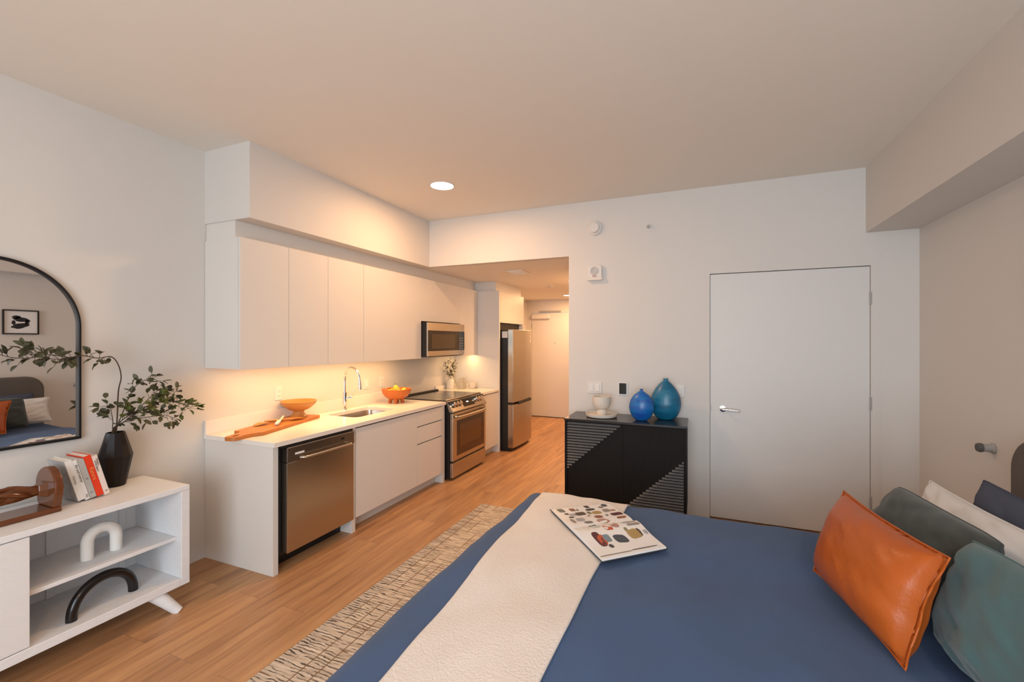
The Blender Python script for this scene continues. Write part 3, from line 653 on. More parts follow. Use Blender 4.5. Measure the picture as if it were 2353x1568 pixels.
# fruit bowl
fb = Vector((-2.985, 3.90, CT))
t = thing('fruit_bowl', fb, 'orange wooden bowl on short feet beside the sink', 'bowl')
MB().lathe([(.02, .038), (.075, .042), (.118, .068), (.146, .108), (.158, .150), (.153, .152), (.136, .112), (.108, .078), (.06, .060), (.001, .056)], fb, 48).build('bowl', M['redbowl'], t, smooth=50)
for a in (30, 120, 210, 300):
    x, y = .066 * math.cos(R(a)), .066 * math.sin(R(a))
    MB().tube([fb + Vector((x, y, 0)), fb + Vector((x * .98, y * .98, .02)), fb + Vector((x * .85, y * .85, .048))], [.018, .019, .026], 14).build('foot', M['redbowl'], t, smooth=50)
fl = ['yellow pear at the left of the fruit bowl', 'yellow pear at the back of the fruit bowl', 'yellow pear on top of the fruit in the orange bowl', 'yellow pear at the right of the fruit bowl', 'yellow pear at the front of the fruit bowl', 'yellow pear low in the middle of the fruit bowl']
fp = [(-.055, -.055, .075, 20, 40), (-.06, .035, .075, -25, 100), (.0, .0, .118, 15, 0), (.02, .075, .085, 30, 160), (.06, -.02, .078, 28, 250), (.005, -.01, .065, 10, 300)]
for k, (x, y, z, tilt, az) in enumerate(fp):
    c = fb + Vector((x, y, z)); t = thing('pear', c, fl[k], 'fruit', 'pears in the fruit bowl')
    q = Matrix.Translation(c) @ Matrix.Rotation(R(az), 4, 'Z') @ Matrix.Rotation(R(tilt), 4, 'X')
    MB().lathe([(.004, 0), (.022, .003), (.034, .016), (.037, .032), (.030, .050), (.020, .064), (.013, .074), (.004, .078)], seg=20, cap1=True, mtx=q).build('flesh', M['pear'], t, smooth=80)
    MB().tube([q @ Vector((0, 0, .077)), q @ Vector((.002, 0, .088)), q @ Vector((.006, .002, .098))], [.0022, .0018, .002], 6).build('stem', M['stem'], t)

# leaves
def leaf(mb, p, d, up, L, Wd, mi=0, bend=.15):
    d = d.normalized(); w = d.cross(up)
    if w.length < 1e-4: w = d.cross(Vector((1, 0, 0)))
    w.normalize(); n = w.cross(d)
    prof = [(0, .05), (.18, .62), (.42, 1.0), (.68, .90), (.88, .52), (1.0, .03)]
    rows = []
    for s, k in prof:
        c = p + d * (L * s) - n * (bend * L * s * s); h = Wd * .5 * k
        rows.append([mb.bm.verts.new(c - w * h + n * h * .35), mb.bm.verts.new(c), mb.bm.verts.new(c + w * h + n * h * .35)])
    for a, b in zip(rows[:-1], rows[1:]):
        for i in (0, 1):
            f = mb.bm.faces.new([a[i], a[i + 1], b[i + 1], b[i]]); f.material_index = mi
def branch(name, pts, label, group, seed, nl, r0=.0035, L=.042, Wd=.030, start=.35, twig=.035, ml=None, keep=None, cat='branch'):
    rnd = random.Random(seed); path = spline(pts, 8); n = len(path)
    t = thing(name, path[0], label, cat, group)
    st = MB(); st.tube(path, [r0 * (1 - .7 * i / (n - 1)) for i in range(n)], 8)
    lf = MB()
    for k in range(nl):
        f = start + (1 - start) * (k + rnd.random() * .8) / nl; f = min(.999, f); i = int(f * (n - 1)); p = path[i]
        tan = (path[min(i + 1, n - 1)] - path[max(i - 1, 0)]).normalized()
        rd = Vector((rnd.uniform(-1, 1), rnd.uniform(-1, 1), rnd.uniform(-.8, 1))); rd = (rd - tan * rd.dot(tan)).normalized()
        d = (tan * rnd.uniform(.2, .9) + rd).normalized(); tl = twig * rnd.uniform(.3, 1.3); e = p + d * tl
        if e.x < XL + .03: e.x = XL + .03 + rnd.random() * .01; d.x = abs(d.x)
        st.tube([p, p + (e - p) * .5 + Vector((0, 0, .003)), e], [r0 * .35, r0 * .3, r0 * .25], 5)
        for m in range(rnd.choice((1, 2, 2, 3))):
            dd = (d + Vector((rnd.uniform(-.9, .9), rnd.uniform(-.9, .9), rnd.uniform(-.7, .7)))).normalized()
            if e.x + dd.x * L < XL + .012: dd.x = abs(dd.x) + .1
            leaf(lf, e, dd, Vector((rnd.uniform(-.6, .6), rnd.uniform(-.6, .6), 1)), L * rnd.uniform(.7, 1.1), Wd * rnd.uniform(.75, 1.1), bend=rnd.uniform(-.1, .3))
    leaf(lf, path[-1], (path[-1] - path[-3]), Vector((0, 0, 1)), L, Wd)
    st.build('stem', M['stem'], t, smooth=60); lf.build('foliage', ml or M['leaf'], t, smooth=80, merge=False)
    return t
# small white vase with sprigs, pitcher and cup right of the range
vc = Vector((-3.15, 5.30, CT))
tag(MB().lathe([(.048, 0), (.052, .004), (.054, .11), (.050, .125), (.026, .142), (.027, .152), (.022, .152), (.022, .12)], vc, 32).build('bottle_vase', M['cream'], smooth=40), 'small white bottle vase right of the cooktop', 'vase')
for k, (dx_, dy_, h, lab) in enumerate(((-.01, -.075, .34, 'olive sprig leaning left in the small white vase'), (.0, .0, .40, 'tallest olive sprig in the small white vase'), (.02, .06, .36, 'olive sprig leaning right in the small white vase'), (.05, -.02, .33, 'olive sprig leaning forward in the small white vase'))):
    branch('olive_sprig', [vc + Vector((.006 * (k - 1.5), 0, .13)), vc + Vector((dx_ * .3, dy_ * .3, .20)), vc + Vector((dx_, dy_, h * .8)), vc + Vector((dx_ * 1.3, dy_ * 1.3, h))], lab, 'olive sprigs in the white vase', 20 + k, 14, .0022, .05, .015, .25, .02, cat='sprig')
pc = Vector((-3.02, 5.39, CT))
t = thing('glass_pitcher', pc, 'clear glass pitcher between the small vase and the cup', 'pitcher')
MB().lathe([(.060, 0), (.063, .004), (.060, .06), (.048, .12), (.042, .150), (.040, .150), (.046, .118), (.057, .06), (.058, .008), (.001, .008)], pc, 36).build('jug', M['clearglass'], t, smooth=50)
MB().tube(spline([pc + Vector((.02, .040, .140)), pc + Vector((.025, .075, .13)), pc + Vector((.028, .085, .09)), pc + Vector((.03, .060, .05))], 6), .006, 10).build('handle', M['clearglass'], t, smooth=60)
uc = Vector((-2.90, 5.48, CT))
t = thing('coffee_cup', uc, 'white cup on the short counter beside the tall panel', 'cup')
MB().lathe([(.035, 0), (.040, .004), (.052, .04), (.056, .085), (.053, .085), (.049, .04), (.001, .010)], uc, 36).build('body', M['cream'], t, smooth=50)
MB().tube(spline([uc + Vector((-.025, -.045, .068)), uc + Vector((-.04, -.078, .06)), uc + Vector((-.038, -.075, .03)), uc + Vector((-.022, -.04, .022))], 6), .006, 10).build('handle', M['cream'], t, smooth=60)

# ------------------------------------------------------------------ mirror and credenza
mR, mcy, mz0, mzs = .345, 1.012, .990, 1.620
def arch_outline(r, z0, n=56): return [(mcy - r, z0), (mcy + r, z0)] + [(mcy + r * math.cos(a), mzs + r * math.sin(a)) for a in [PI * k / n for k in range(n + 1)]]
t = thing('arched_mirror', (XL, mcy, mz0), 'arched wall mirror with a thin black metal frame', 'mirror')
MB().prism(arch_outline(mR - .008, mz0 + .008), .010, YZ(XL + .002)).build('glass', M['mirror'], t)
oo, ii = arch_outline(mR, mz0), arch_outline(mR - .014, mz0 + .014)
mb = MB(); mb.rings([[YZ(XL) @ Vector((a, b, c)) for a, b in P_] for P_, c in ((ii, .002), (oo, .002), (oo, .030), (ii, .030), (ii, .002))], cap0=False, cap1=False)
mb.build('frame', M['mframe'], t, bev=.004, merge=True, smooth=40)

CX, CB, CT2 = -2.74, -3.195, .700
cy0, cy1 = 0.02, 1.654
t = thing('credenza', (-2.97, .84, 0), 'white wooden credenza with an open shelf bay under the mirror', 'credenza')
MB().box(CB, CX, cy0, cy1, CT2 - .030, CT2).build('top', M['cred'], t, bev=.003)
MB().box(CB, CX, cy1 - .046, cy1, .128, CT2 - .0305).build('side_panel', M['cred'], t, bev=.003)
MB().box(CB, CX, cy0, cy0 + .046, .128, CT2 - .0305).build('side_panel', M['cred'], t, bev=.003)
MB().box(CB, CX, cy0 + .0465, cy1 - .0465, .128, .172).build('bottom', M['cred'], t, bev=.003)
MB().box(CB + .012, CX - .03, .955, .985, .1725, CT2 - .0305).build('divider', M['cred'], t)
MB().box(CB + .004, CB + .0115, cy0 + .0465, cy1 - .0465, .1725, CT2 - .0305).build('back_panel', M['cred'], t)
MB().box(CB + .012, CX - .045, .9855, cy1 - .0465, .384, .404).build('shelf', M['cred'], t, bev=.003)
for a in (1.20, 1.52):
    MB().box(CB + .0116, CB + .020, a, a + .03, .1726, .3838).build('back_rail', M['cred'], t)
    MB().box(CB + .0116, CB + .020, a, a + .03, .4042, CT2 - .031).build('back_rail', M['cred'], t)
def herringbone(name, y0, y1):
    d = MB().box(CX - .024, CX - .004, y0, y1, .176, CT2 - .034).build(name, M['herr'], t, bev=.002)
    return d
m, nt, b = new_mat('carved_white_wood'); L = nt.links.new
tc = nd(nt, 'ShaderNodeTexCoord'); mp = nd(nt, 'ShaderNodeMapping'); mp.inputs['Rotation'].default_value = (R(38), 0, 0); L(tc.outputs['Object'], mp.inputs[0])
wv = nd(nt, 'ShaderNodeTexWave', bands_direction='Z'); wv.inputs['Scale'].default_value = 9; wv.inputs['Distortion'].default_value = 1.2; L(mp.outputs[0], wv.inputs['Vector'])
bp = nd(nt, 'ShaderNodeBump'); bp.inputs['Strength'].default_value = .35; bp.inputs['Distance'].default_value = .004; L(wv.outputs['Fac'], bp.inputs['Height']); L(bp.outputs[0], b.inputs['Normal'])
b.inputs['Base Color'].default_value = (.74, .735, .73, 1); b.inputs['Roughness'].default_value = .55; M['herr'] = m
herringbone('door', .52, .9835); herringbone('door', cy0 + .048, .5165)
for (x, y, sx, sy) in ((-2.80, 1.50, .075, .085), (-3.13, 1.50, -.0, .085), (-2.80, .18, .075, -.085), (-3.13, .18, -.0, -.085)):
    MB().tube([(x + sx, y + sy, .0), (x + sx * .5, y + sy * .5, .064), (x, y, .1275)], [.024, .031, .040], 18).build('leg', M['cred'], t, smooth=60)

# faceted vase
vv = Vector((-3.118, 1.475, CT2 + .0005))
tag(MB().lathe([(.046, 0), (.079, .175), (.043, .310), (.037, .310), (.064, .18), (.036, .02)], vv, 12).build('faceted_vase', M['vaseblk'], bev=.0015), 'dark faceted ceramic vase on the right end of the credenza', 'vase')
g = 'leafy branches in the dark vase'
def sh(pts, dx=-.02): return [(vv.x + (i - 1) * .004, vv.y + .003 * i, CT2 + .22) if i == 0 else (p[0] + dx, p[1], p[2]) for i, p in enumerate(pts)]
branch('leafy_branch', sh([(0, 0, 0), (-3.08, 1.47, 1.02), (-3.08, 1.475, 1.12), (-3.08, 1.48, 1.25), (-3.08, 1.493, 1.33), (-3.08, 1.478, 1.405), (-3.07, 1.44, 1.45), (-3.05, 1.37, 1.445), (-3.03, 1.29, 1.462), (-3.02, 1.22, 1.447), (-3.0, 1.15, 1.452), (-2.98, 1.08, 1.485), (-2.97, 1.04, 1.503)]), 'longest leafy branch arching left across the mirror', g, 1, 32, .0042, .046, .030, .52, .035)
branch('leafy_branch', sh([(0, 0, 0), (-3.07, 1.465, 1.03), (-3.06, 1.49, 1.12), (-3.06, 1.522, 1.21), (-3.06, 1.565, 1.282), (-3.05, 1.63, 1.312), (-3.05, 1.67, 1.290)]), 'upright leafy branch with a curled tip right of the long branch', g, 2, 20, .0034, .045, .030, .38, .032)
branch('leafy_branch', sh([(0, 0, 0), (-3.06, 1.45, 1.035), (-3.02, 1.49, 1.10), (-3.0, 1.577, 1.148), (-3.0, 1.682, 1.168), (-2.99, 1.769, 1.14), (-2.99, 1.812, 1.10)]), 'dense green branch reaching furthest right', g, 3, 46, .0034, .046, .031, .30, .045, M['leafbright'])
branch('leafy_branch', sh([(0, 0, 0), (-3.07, 1.46, 1.032), (-3.05, 1.52, 1.09), (-3.03, 1.60, 1.185), (-3.03, 1.672, 1.240), (-3.02, 1.75, 1.19)]), 'branch with twigs above the dense green one', g, 4, 30, .0032, .045, .030, .36, .040)
branch('leafy_branch', sh([(0, 0, 0), (-3.05, 1.44, 1.04), (-2.98, 1.49, 1.085), (-2.96, 1.578, 1.092), (-2.96, 1.665, 1.085), (-2.96, 1.712, 1.06)]), 'lowest branch drooping to the right over the credenza end', g, 5, 26, .003, .044, .029, .30, .038)
branch('leafy_branch', sh([(0, 0, 0), (-3.10, 1.462, 1.03), (-3.09, 1.458, 1.085), (-3.09, 1.446, 1.15), (-3.08, 1.425, 1.182)]), 'short leafy branch on the left of the bunch', g, 6, 11, .003, .045, .030, .40, .038)

# books, leaning left
def book(i, ybot, w, h, dep, cover, label, lines, tcol, cat='book'):
    x1 = -2.955; tl = R(14.5)
    z0 = CT2 + .0006 + .0
    # local frame: y along thickness, z along height, rotated about the bottom left edge line
    q = Matrix.Translation((x1, ybot, z0 + (w * math.sin(tl)))) @ Matrix.Rotation(tl, 4, 'X')
    t = thing('book', (x1, ybot, z0), label, 'book', 'books leaning on the credenza')
    c = .0022
    mb = MB(); mb.box(-dep, 0, w - c, w, 0, h, mtx=q); mb.box(-c, .0, c, w - c, 0, h, mtx=q)
    if i: mb.box(-dep, 0, 0, c, 0, h, mtx=q)
    else: tag(MB().box(-dep, 0, 0, c, 0, h, mtx=q).build('front_cover', marb, t), 'speckled grey front cover')
    mb.build('cover', cover, t)
    MB().box(-dep + .004, -c - .0003, c + .0002, w - c - .0002, .003, h - .003, mtx=q).build('page_block', M['page'], t)
    for (body, size, off, hh) in lines:
        tm = q @ Matrix(((0, 0, 1, c + .0003), (0, 1, 0, w * off), (-1, 0, 0, hh), (0, 0, 0, 1)))
        text_mesh(body, size, tm, 'spine_lettering', tcol, t)
    return t
white = mat('white_cover', (.74, .72, .69), .5); grey = mat('grey_cover', (.42, .41, .39), .5); red = mat('red_cover', (.72, .045, .012), .45); peach = mat('blush_cover', (.76, .64, .58), .5)
marb = mat('grey_speckled_cover', (.40, .39, .38), .6, var=.45, vscale=30)
gold = mat('orange_print', (.85, .30, .08), .5); dkgrey = mat('grey_print', (.25, .25, .25), .6)
yb = 1.238; st = math.cos(R(14.5))
specs = [(.030, .224, .165, [marb, white][1], 'thick white book at the left, against the round bookend', [('Homes', .016, .5, .115)], dkgrey),
         (.017, .226, .160, white, 'thin white book with black spine lettering, second from left', [('Art and Interior', .0155, .5, .150), ('VOL', .011, .5, .022)], M['ink']),
         (.026, .219, .165, grey, 'grey book left of the red one', [('L', .014, .5, .030), ('C', .012, .5, .110)], M['ink']),
         (.030, .232, .170, red, 'bright red book with orange lettering', [('Rature', .026, .5, .130)], gold),
         (.024, .228, .165, peach, 'pale blush book nearest the dark vase', [('In the Space', .0125, .30, .170), ('Modern', .0125, .70, .190), ('A', .013, .5, .022)], M['ink'])]
for i, (w, h, dep, cv, lab, lines, tcol) in enumerate(specs):
    book(i, yb, w, h, dep, cv, lab, lines, tcol); yb += w / st + .0012

# hand shaped bookend
hx = -2.965
t = thing('hand_bookend', (hx, 1.02, CT2), 'polished brown wooden bookend with a carved hand and round upright', 'bookend')
MB().box(hx - .075, hx + .075, .80, 1.150, CT2 + .0005, CT2 + .026).build('base', M['brownhand'], t, bev=.004)
q = Matrix.Translation((hx, 1.150, CT2 + .026)) @ Matrix(((1, 0, 0, 0), (0, 0, -1, 0), (0, 1, 0, 0), (0, 0, 0, 1)))
mb = MB(); mb.prism([(-.075, 0), (.075, 0), (.092, .06)] + arc((0, .095), .097, 0, PI, 24) + [(-.092, .06)], .034, q)
mb.build('upright', M['brownhand'], t, bev=.007, bseg=3)
mb = MB(); cz = CT2 + .112
mb.rings([[(hx + a * k, y, cz + b * k2) for a, b in ((-.03, -.032), (.03, -.032), (.034, 0), (.03, .032), (-.03, .032), (-.034, 0))] for y, k, k2 in ((1.126, 1.15, 1.25), (1.085, .75, .80))])
mb.build('cuff', M['brownhand'], t, bev=.003)
mb = MB()
def pl(y, wx, wz, dz=0): return [(hx + wx * math.cos(a), y, cz + dz + wz * math.sin(a)) for a in [2 * PI * k / 20 for k in range(20)]]
mb.rings([pl(1.09, .022, .024), pl(1.06, .024, .028), pl(1.02, .024, .038, .004), pl(.99, .020, .042, .006), pl(.965, .012, .036, .006)])
palm = mb.build('palm', M['brownhand'], t, smooth=60)
for k, (dz, ln, th) in enumerate(((.036, .105, .0105), (.016, .125, .0115), (-.005, .118, .0110), (-.024, .095, .0095))):
    p0 = Vector((hx + .006, .985, cz + dz)); s = -1 if k < 2 else 1
    MB().tube(spline([p0 + Vector((0, .02, 0)), p0, p0 + Vector((.004, -ln * .5, dz * .06)), p0 + Vector((-.002, -ln * .8, dz * .05)), p0 + Vector((-.012, -ln, 0))], 5), [th * (1.05 - .018 * i) for i in range(21)], 12).build('finger', M['brownhand'], t, smooth=60)
MB().tube(spline([(hx + .018, 1.05, cz - .012), (hx + .034, 1.01, cz + .004), (hx + .036, .97, cz + .018), (hx + .030, .94, cz + .022)], 5), [.013] * 6 + [.012] * 5 + [.010] * 5, 12).build('thumb', M['brownhand'], t, smooth=60)

# arch ornaments
zs = .4045
pts = [(-2.925, 1.262, zs), (-2.925, 1.262, zs + .06)] + [(-2.925, 1.324 - .062 * math.cos(a), zs + .083 + .062 * math.sin(a)) for a in [PI * k / 14 for k in range(15)]] + [(-2.925, 1.386, zs + .06), (-2.925, 1.386, zs)]
tag(MB().tube(pts, .027, 20).build('arch_ornament', M['plaster'], smooth=60), 'rough white arch ornament on the credenza shelf', 'ornament')
zb = .1725
pts = [(-2.835 + .02 * math.cos(a), 1.292 - .138 * math.cos(a), zb + .001 + .150 * math.sin(a) ** .85) for a in [PI * k / 30 for k in range(31)]]
pts[0] = (-2.815, 1.154, zb + .001); pts[-1] = (-2.855, 1.430, zb + .001)
tag(MB().tube(pts, .0225, 20).build('arch_ornament', M['glossblack'], smooth=60), 'glossy black half ring ornament on the bottom of the credenza', 'ornament')

# ------------------------------------------------------------------ sideboard on the far wall
sb0, sb1, sf, sbk, sz0, sz1 = -1.078, -.076, 3.775, 4.200, .130, .858
t = thing('sideboard', ((sb0 + sb1) / 2, 3.98, 0), 'black wooden sideboard with diagonal slatted doors', 'sideboard')
MB().box(sb0 - .004, sb1 + .004, sf - .006, sbk, sz1 - .018, sz1).build('top', M['sbtop'], t, bev=.002)
mb = MB(); mb.box(sb0, sb0 + .02, sf, sbk, sz0, sz1 - .0185); mb.box(sb1 - .02, sb1, sf, sbk, sz0, sz1 - .0185)
mb.box(sb0 + .02, sb1 - .02, sf, sbk, sz0, sz0 + .02); mb.box(sb0 + .02, sb1 - .02, sbk - .012, sbk, sz0 + .02, sz1 - .0185)
mb.build('carcass', M['sbblack'], t)
mid = (sb0 + sb1) / 2
reed = mat('reeded_black_wood', (.008, .006, .005), .6, spec=.25)
nt = reed.node_tree; L = nt.links.new; tc = nd(nt, 'ShaderNodeTexCoord'); wv = nd(nt, 'ShaderNodeTexWave', bands_direction='X'); wv.inputs['Scale'].default_value = 22
L(tc.outputs['Object'], wv.inputs['Vector']); bp = nd(nt, 'ShaderNodeBump'); bp.inputs['Strength'].default_value = .4; bp.inputs['Distance'].default_value = .004
L(wv.outputs['Fac'], bp.inputs['Height']); L(bp.outputs[0], nt.nodes['Principled BSDF'].inputs['Normal'])
for a, b in ((sb0 + .0205, mid - .001), (mid + .001, sb1 - .0205)):
    MB().box(a, b, sf + .012, sf + .030, sz0 + .022, sz1 - .022).build('door', reed, t)
# upper left triangle of slats and lower right triangle
def slats(n, ztop, zbot, fn, name):
    mb = MB(); step = (ztop - zbot) / n
    for i in range(n):
        z = ztop - step * (i + .5); a, b = fn(z); a2, b2 = fn(z - step * .3)
        if b - a < .008: continue
        # sloping slat: top edge set back, bottom edge forward, so its face looks up
        prof = lambda x: [(x, sf + .014, z + step * .34), (x, sf - .001, z - step * .20), (x, sf - .001, z - step * .30), (x, sf + .014, z - step * .30)]
        mb.rings([prof(a), prof(b)])
    return mb.build(name, M['slat'], t)
def tri1(z): return (sb0 + .022, sb0 + .022 + max(0, (z - .418)) / (.832 - .418) * .47)
def tri2(z): return (sb1 - .022 - max(0, (.575 - z)) / (.575 - .155) * .455, sb1 - .022)
slats(17, .832, .418, tri1, 'slat_panel'); slats(18, .575, .155, tri2, 'slat_panel')
for x in (sb0 + .06, sb1 - .06):
    for y in (sf + .06, sbk - .06): MB().tube([(x, y, 0), (x, y, sz0)], [.014, .020], 14).build('leg', M['sbblack'], t, smooth=60)
# tray and goblet
tc_ = Vector((-.795, 3.985, sz1 + .0005))
tag(MB().lathe([(.118, 0), (.134, .006), (.142, .030), (.136, .032), (.126, .012), (.001, .009)], tc_, 48).build('round_tray', M['cream'], smooth=40), 'round cream tray under the goblet on the sideboard', 'tray')
gc = tc_ + Vector((.0, .015, .0125))
t = thing('goblet_bowl', gc, 'cream footed goblet bowl standing in the round tray', 'bowl')
MB().lathe([(.044, 0), (.044, .040), (.036, .052), (.040, .056)], gc, 36, cap1=True).build('foot', M['cream'], t, smooth=40)
MB().lathe([(.030, .054), (.058, .062), (.075, .086), (.081, .120), (.081, .168), (.076, .168), (.076, .120), (.068, .090), (.001, .075)], gc, 44).build('bowl', M['cream'], t, smooth=40)
# blue vases
M['blue1'] = blue_mat('cobalt_glaze', (.004, .065, .36), (.006, .17, .46)); M['blue2'] = blue_mat('petrol_glaze', (.004, .10, .20), (.008, .17, .30))
sm = lambda pr: [(max(.003, p.x), p.y) for p in spline([(a, b, 0) for a, b in pr], 4)]
bp1 = [(.030, 0), (.052, .006), (.082, .040), (.101, .090), (.103, .125), (.092, .170), (.068, .210), (.036, .238), (.018, .250), (.012, .258), (.014, .268), (.009, .268), (.008, .25)]
tag(MB().lathe(sm(bp1), (-.440, 3.925, sz1 + .0005), 48, sy=.72).build('bulb_vase', M['blue1'], smooth=60), 'smaller cobalt blue bulb vase at the front of the pair', 'vase')
bp2 = [(.045, 0), (.070, .006), (.105, .050), (.124, .105), (.127, .150), (.116, .205), (.092, .255), (.058, .300), (.030, .328), (.020, .338), (.022, .352), (.016, .352), (.015, .33)]
tag(MB().lathe(sm(bp2), (-.252, 4.07, sz1 + .0005), 48, sy=.72).build('bulb_vase', M['blue2'], smooth=60), 'larger petrol blue bulb vase behind the smaller one', 'vase')

# ------------------------------------------------------------------ rug
tag(MB().box(-1.865, .75, -.6, 3.715, .0005, .013).build('rug', M['rug'], origin=(-1.865, 0, 0), bev=.004), 'beige woven rug with dark weft lines under the bed', 'rug')

# ------------------------------------------------------------------ bed
ZT = .500; bx0, bx1, by0, by1 = -1.0, 1.37, .93, 2.835
t = thing('bed', (.2, 1.88, 0), 'bed with a grey upholstered headboard against the right wall', 'bed')
MB().box(-.86, 1.36, 1.02, 2.74, .10, .24).build('bed_base', M['hb'], t, bev=.02)
for x in (-.75, 1.25):
    for y in (1.12, 2.64): MB().lathe([(.025, .0135), (.03, .10)], (x, y, 0), 16, cap1=True).build('leg', M['black'], t)
MB().box(-.90, 1.36, .98, 2.78, .242, .465).build('mattress', M['mattress'], t, bev=.05, bseg=4)
hy0, hy1 = .80, 2.955
hb = rrect(hy0, hy1, .06, 1.085, .17, 10); hb = [(max(hy0, a), b) for a, b in hb]
# square lower corners
hbp = [(hy0, .06), (hy1, .06)] + arc((hy1 - .17, 1.085 - .17), .17, 0, PI / 2, 10) + arc((hy0 + .17, 1.085 - .17), .17, PI / 2, PI, 10)
MB().prism(hbp, .105, YZ(1.415)).build('headboard', M['hb'], t, bev=.028, bseg=4)

FR = .115
def cloth_pt(px, py, off=0.0, wav=1.0, zt=ZT):
    cx = max(px, bx0); cyy = min(max(py, by0), by1); o = Vector((px - cx, py - cyy)); l = o.length
    n1 = noise.noise(Vector((px * 1.7, py * 1.7, 3.1))); n2 = noise.noise(Vector((px * 5.2 + 4, py * 3.6, 1.3))); n3 = noise.noise(Vector((px * 11, py * 7, 9.3)))
    n4 = noise.noise(Vector((px * 2.2 - py * 3.4, px * .9 + py * .7, 6.6)))
    puff = .018 * n1 + .008 * n2 + .003 * n3 + .012 * n4 * abs(n4)
    # soft dome, sinking a little to the long sides
    v = (cyy - by0) / (by1 - by0) * 2 - 1
    dome = .014 * (1 - v * v) - .012 * max(0, v - .55) / .45 * max(0, min(1, (cx - .0) / .6))
    z0 = zt + dome + puff
    if l < 1e-9: return Vector((cx, cyy, z0 + off))
    d = o / l; s = cx * 1.0 + cyy * 1.0 if abs(d.x) < .5 else cyy
    per = (cyy if abs(d.x) > abs(d.y) else cx) + d.x * .3
    bul = wav * (.048 * noise.noise(Vector((per * 2.6, 7.7, d.x))) + .012 * noise.noise(Vector((per * 6.5, 2.2, d.y))))
    r = FR; q = r * PI / 2
    if l < q: bxd = r * math.sin(l / r); bz = r * (1 - math.cos(l / r)); k = l / q
    else:
        e = l - q; bxd = r + e * .06; bz = r + e; k = 1
    bxd += bul * k + off * math.sin(min(l, q) / r)
    fold = 0
    if l > q: fold = .016 * math.sin(per * 15 + 1.5 * noise.noise(Vector((per * 3, 0, 5)))) * min(1, (l - q) / .25)
    return Vector((cx + d.x * (bxd + fold), cyy + d.y * (bxd + fold), max(.03, z0 - bz + off * math.cos(min(l, q) / r))))
hang = .42
mb = MB(); X0, X1, Ya, Yb = bx0 - hang, bx1, by0 - hang, by1 + hang
mb.grid(lambda u, v: cloth_pt(X0 + (X1 - X0) * u, Ya + (Yb - Ya) * v), 150, 150)
tag(mb.build('duvet', M['duvet'], smooth=179, solid=.008, soff=-1), 'blue linen duvet spread over the bed', 'duvet')
mb = MB()
def throw_pt(u, v):
    py = (by0 - .30) + (by1 + .34 - by0 + .30) * v
    t_ = (py - 1.1) / (2.85 - 1.1)
    xa = -.885 - .085 * t_ + .012 * noise.noise(Vector((py * 2.2, 0, 0))); xb = -.432 + .030 * t_ + .014 * noise.noise(Vector((py * 2.0, 5, 0)))
    p = cloth_pt(xa + (xb - xa) * u, py, .0105, 1.0)
    return p
mb.grid(throw_pt, 50, 150)
tag(mb.build('throw_blanket', M['throw'], smooth=179, solid=.009, soff=-1), 'white knitted throw laid across the foot of the bed', 'blanket')

# magazine
zz = ZT + .030
A_, B_, C_, D_ = Vector((-.805, 2.520, zz + .008)), Vector((-.500, 2.755, zz + .004)), Vector((-.138, 2.265, zz - .002)), Vector((-.400, 2.020, zz - .002))
def surf_z(x, y):
    z = cloth_pt(x, y).z + .003
    if -.97 < x < -.42: z += .012
    return z
def mag_pt(s, tt):
    p = A_ * (1 - s) * (1 - tt) + B_ * (1 - s) * tt + D_ * s * (1 - tt) + C_ * s * tt
    return p
ZM = max(surf_z(*mag_pt(s / 8, q / 8).xy) for s in range(9) for q in range(9)) + .002
def page_h(s, side):
    k = (s - .49) / (.49 if side < 0 else .51); k = abs(k)
    b = (.009 if side < 0 else .015) * math.exp(-((k - .20) / .26) ** 2) * min(1, k / .10 + .15) + .005 * (1 - k)
    return b + (.010 if side > 0 else .004)
mctr = mag_pt(.5, .5)
t = thing('open_magazine', (mctr.x, mctr.y, ZM), 'open magazine with coloured pictures lying on the bed', 'magazine')
def mp3(s, tt, h): p = mag_pt(s, tt); return Vector((p.x, p.y, ZM + h))
mb = MB(); mb.rings([[mp3(s, q, h) for s, q in ((-.012, -.012), (1.012, -.012), (1.012, 1.012), (-.012, 1.012))] for h in (0, .0016)]); mb.build('cover', M['ink'], t)
for side, s0, s1 in ((-1, 0.0, .488), (1, .492, 1.0)):
    mb = MB(); n = 26; rings_ = []
    for i in range(n + 1):
        s = s0 + (s1 - s0) * i / n; h = page_h(s, side)
        rings_.append([mp3(s, 0, .0018), mp3(s, 0, h), mp3(s, .5, h + .001), mp3(s, 1, h), mp3(s, 1, .0018)])
    mb.rings(rings_, close=True); tag(mb.build('page_block', M['paper'], t, smooth=40), 'left page stack' if side < 0 else 'right page stack')
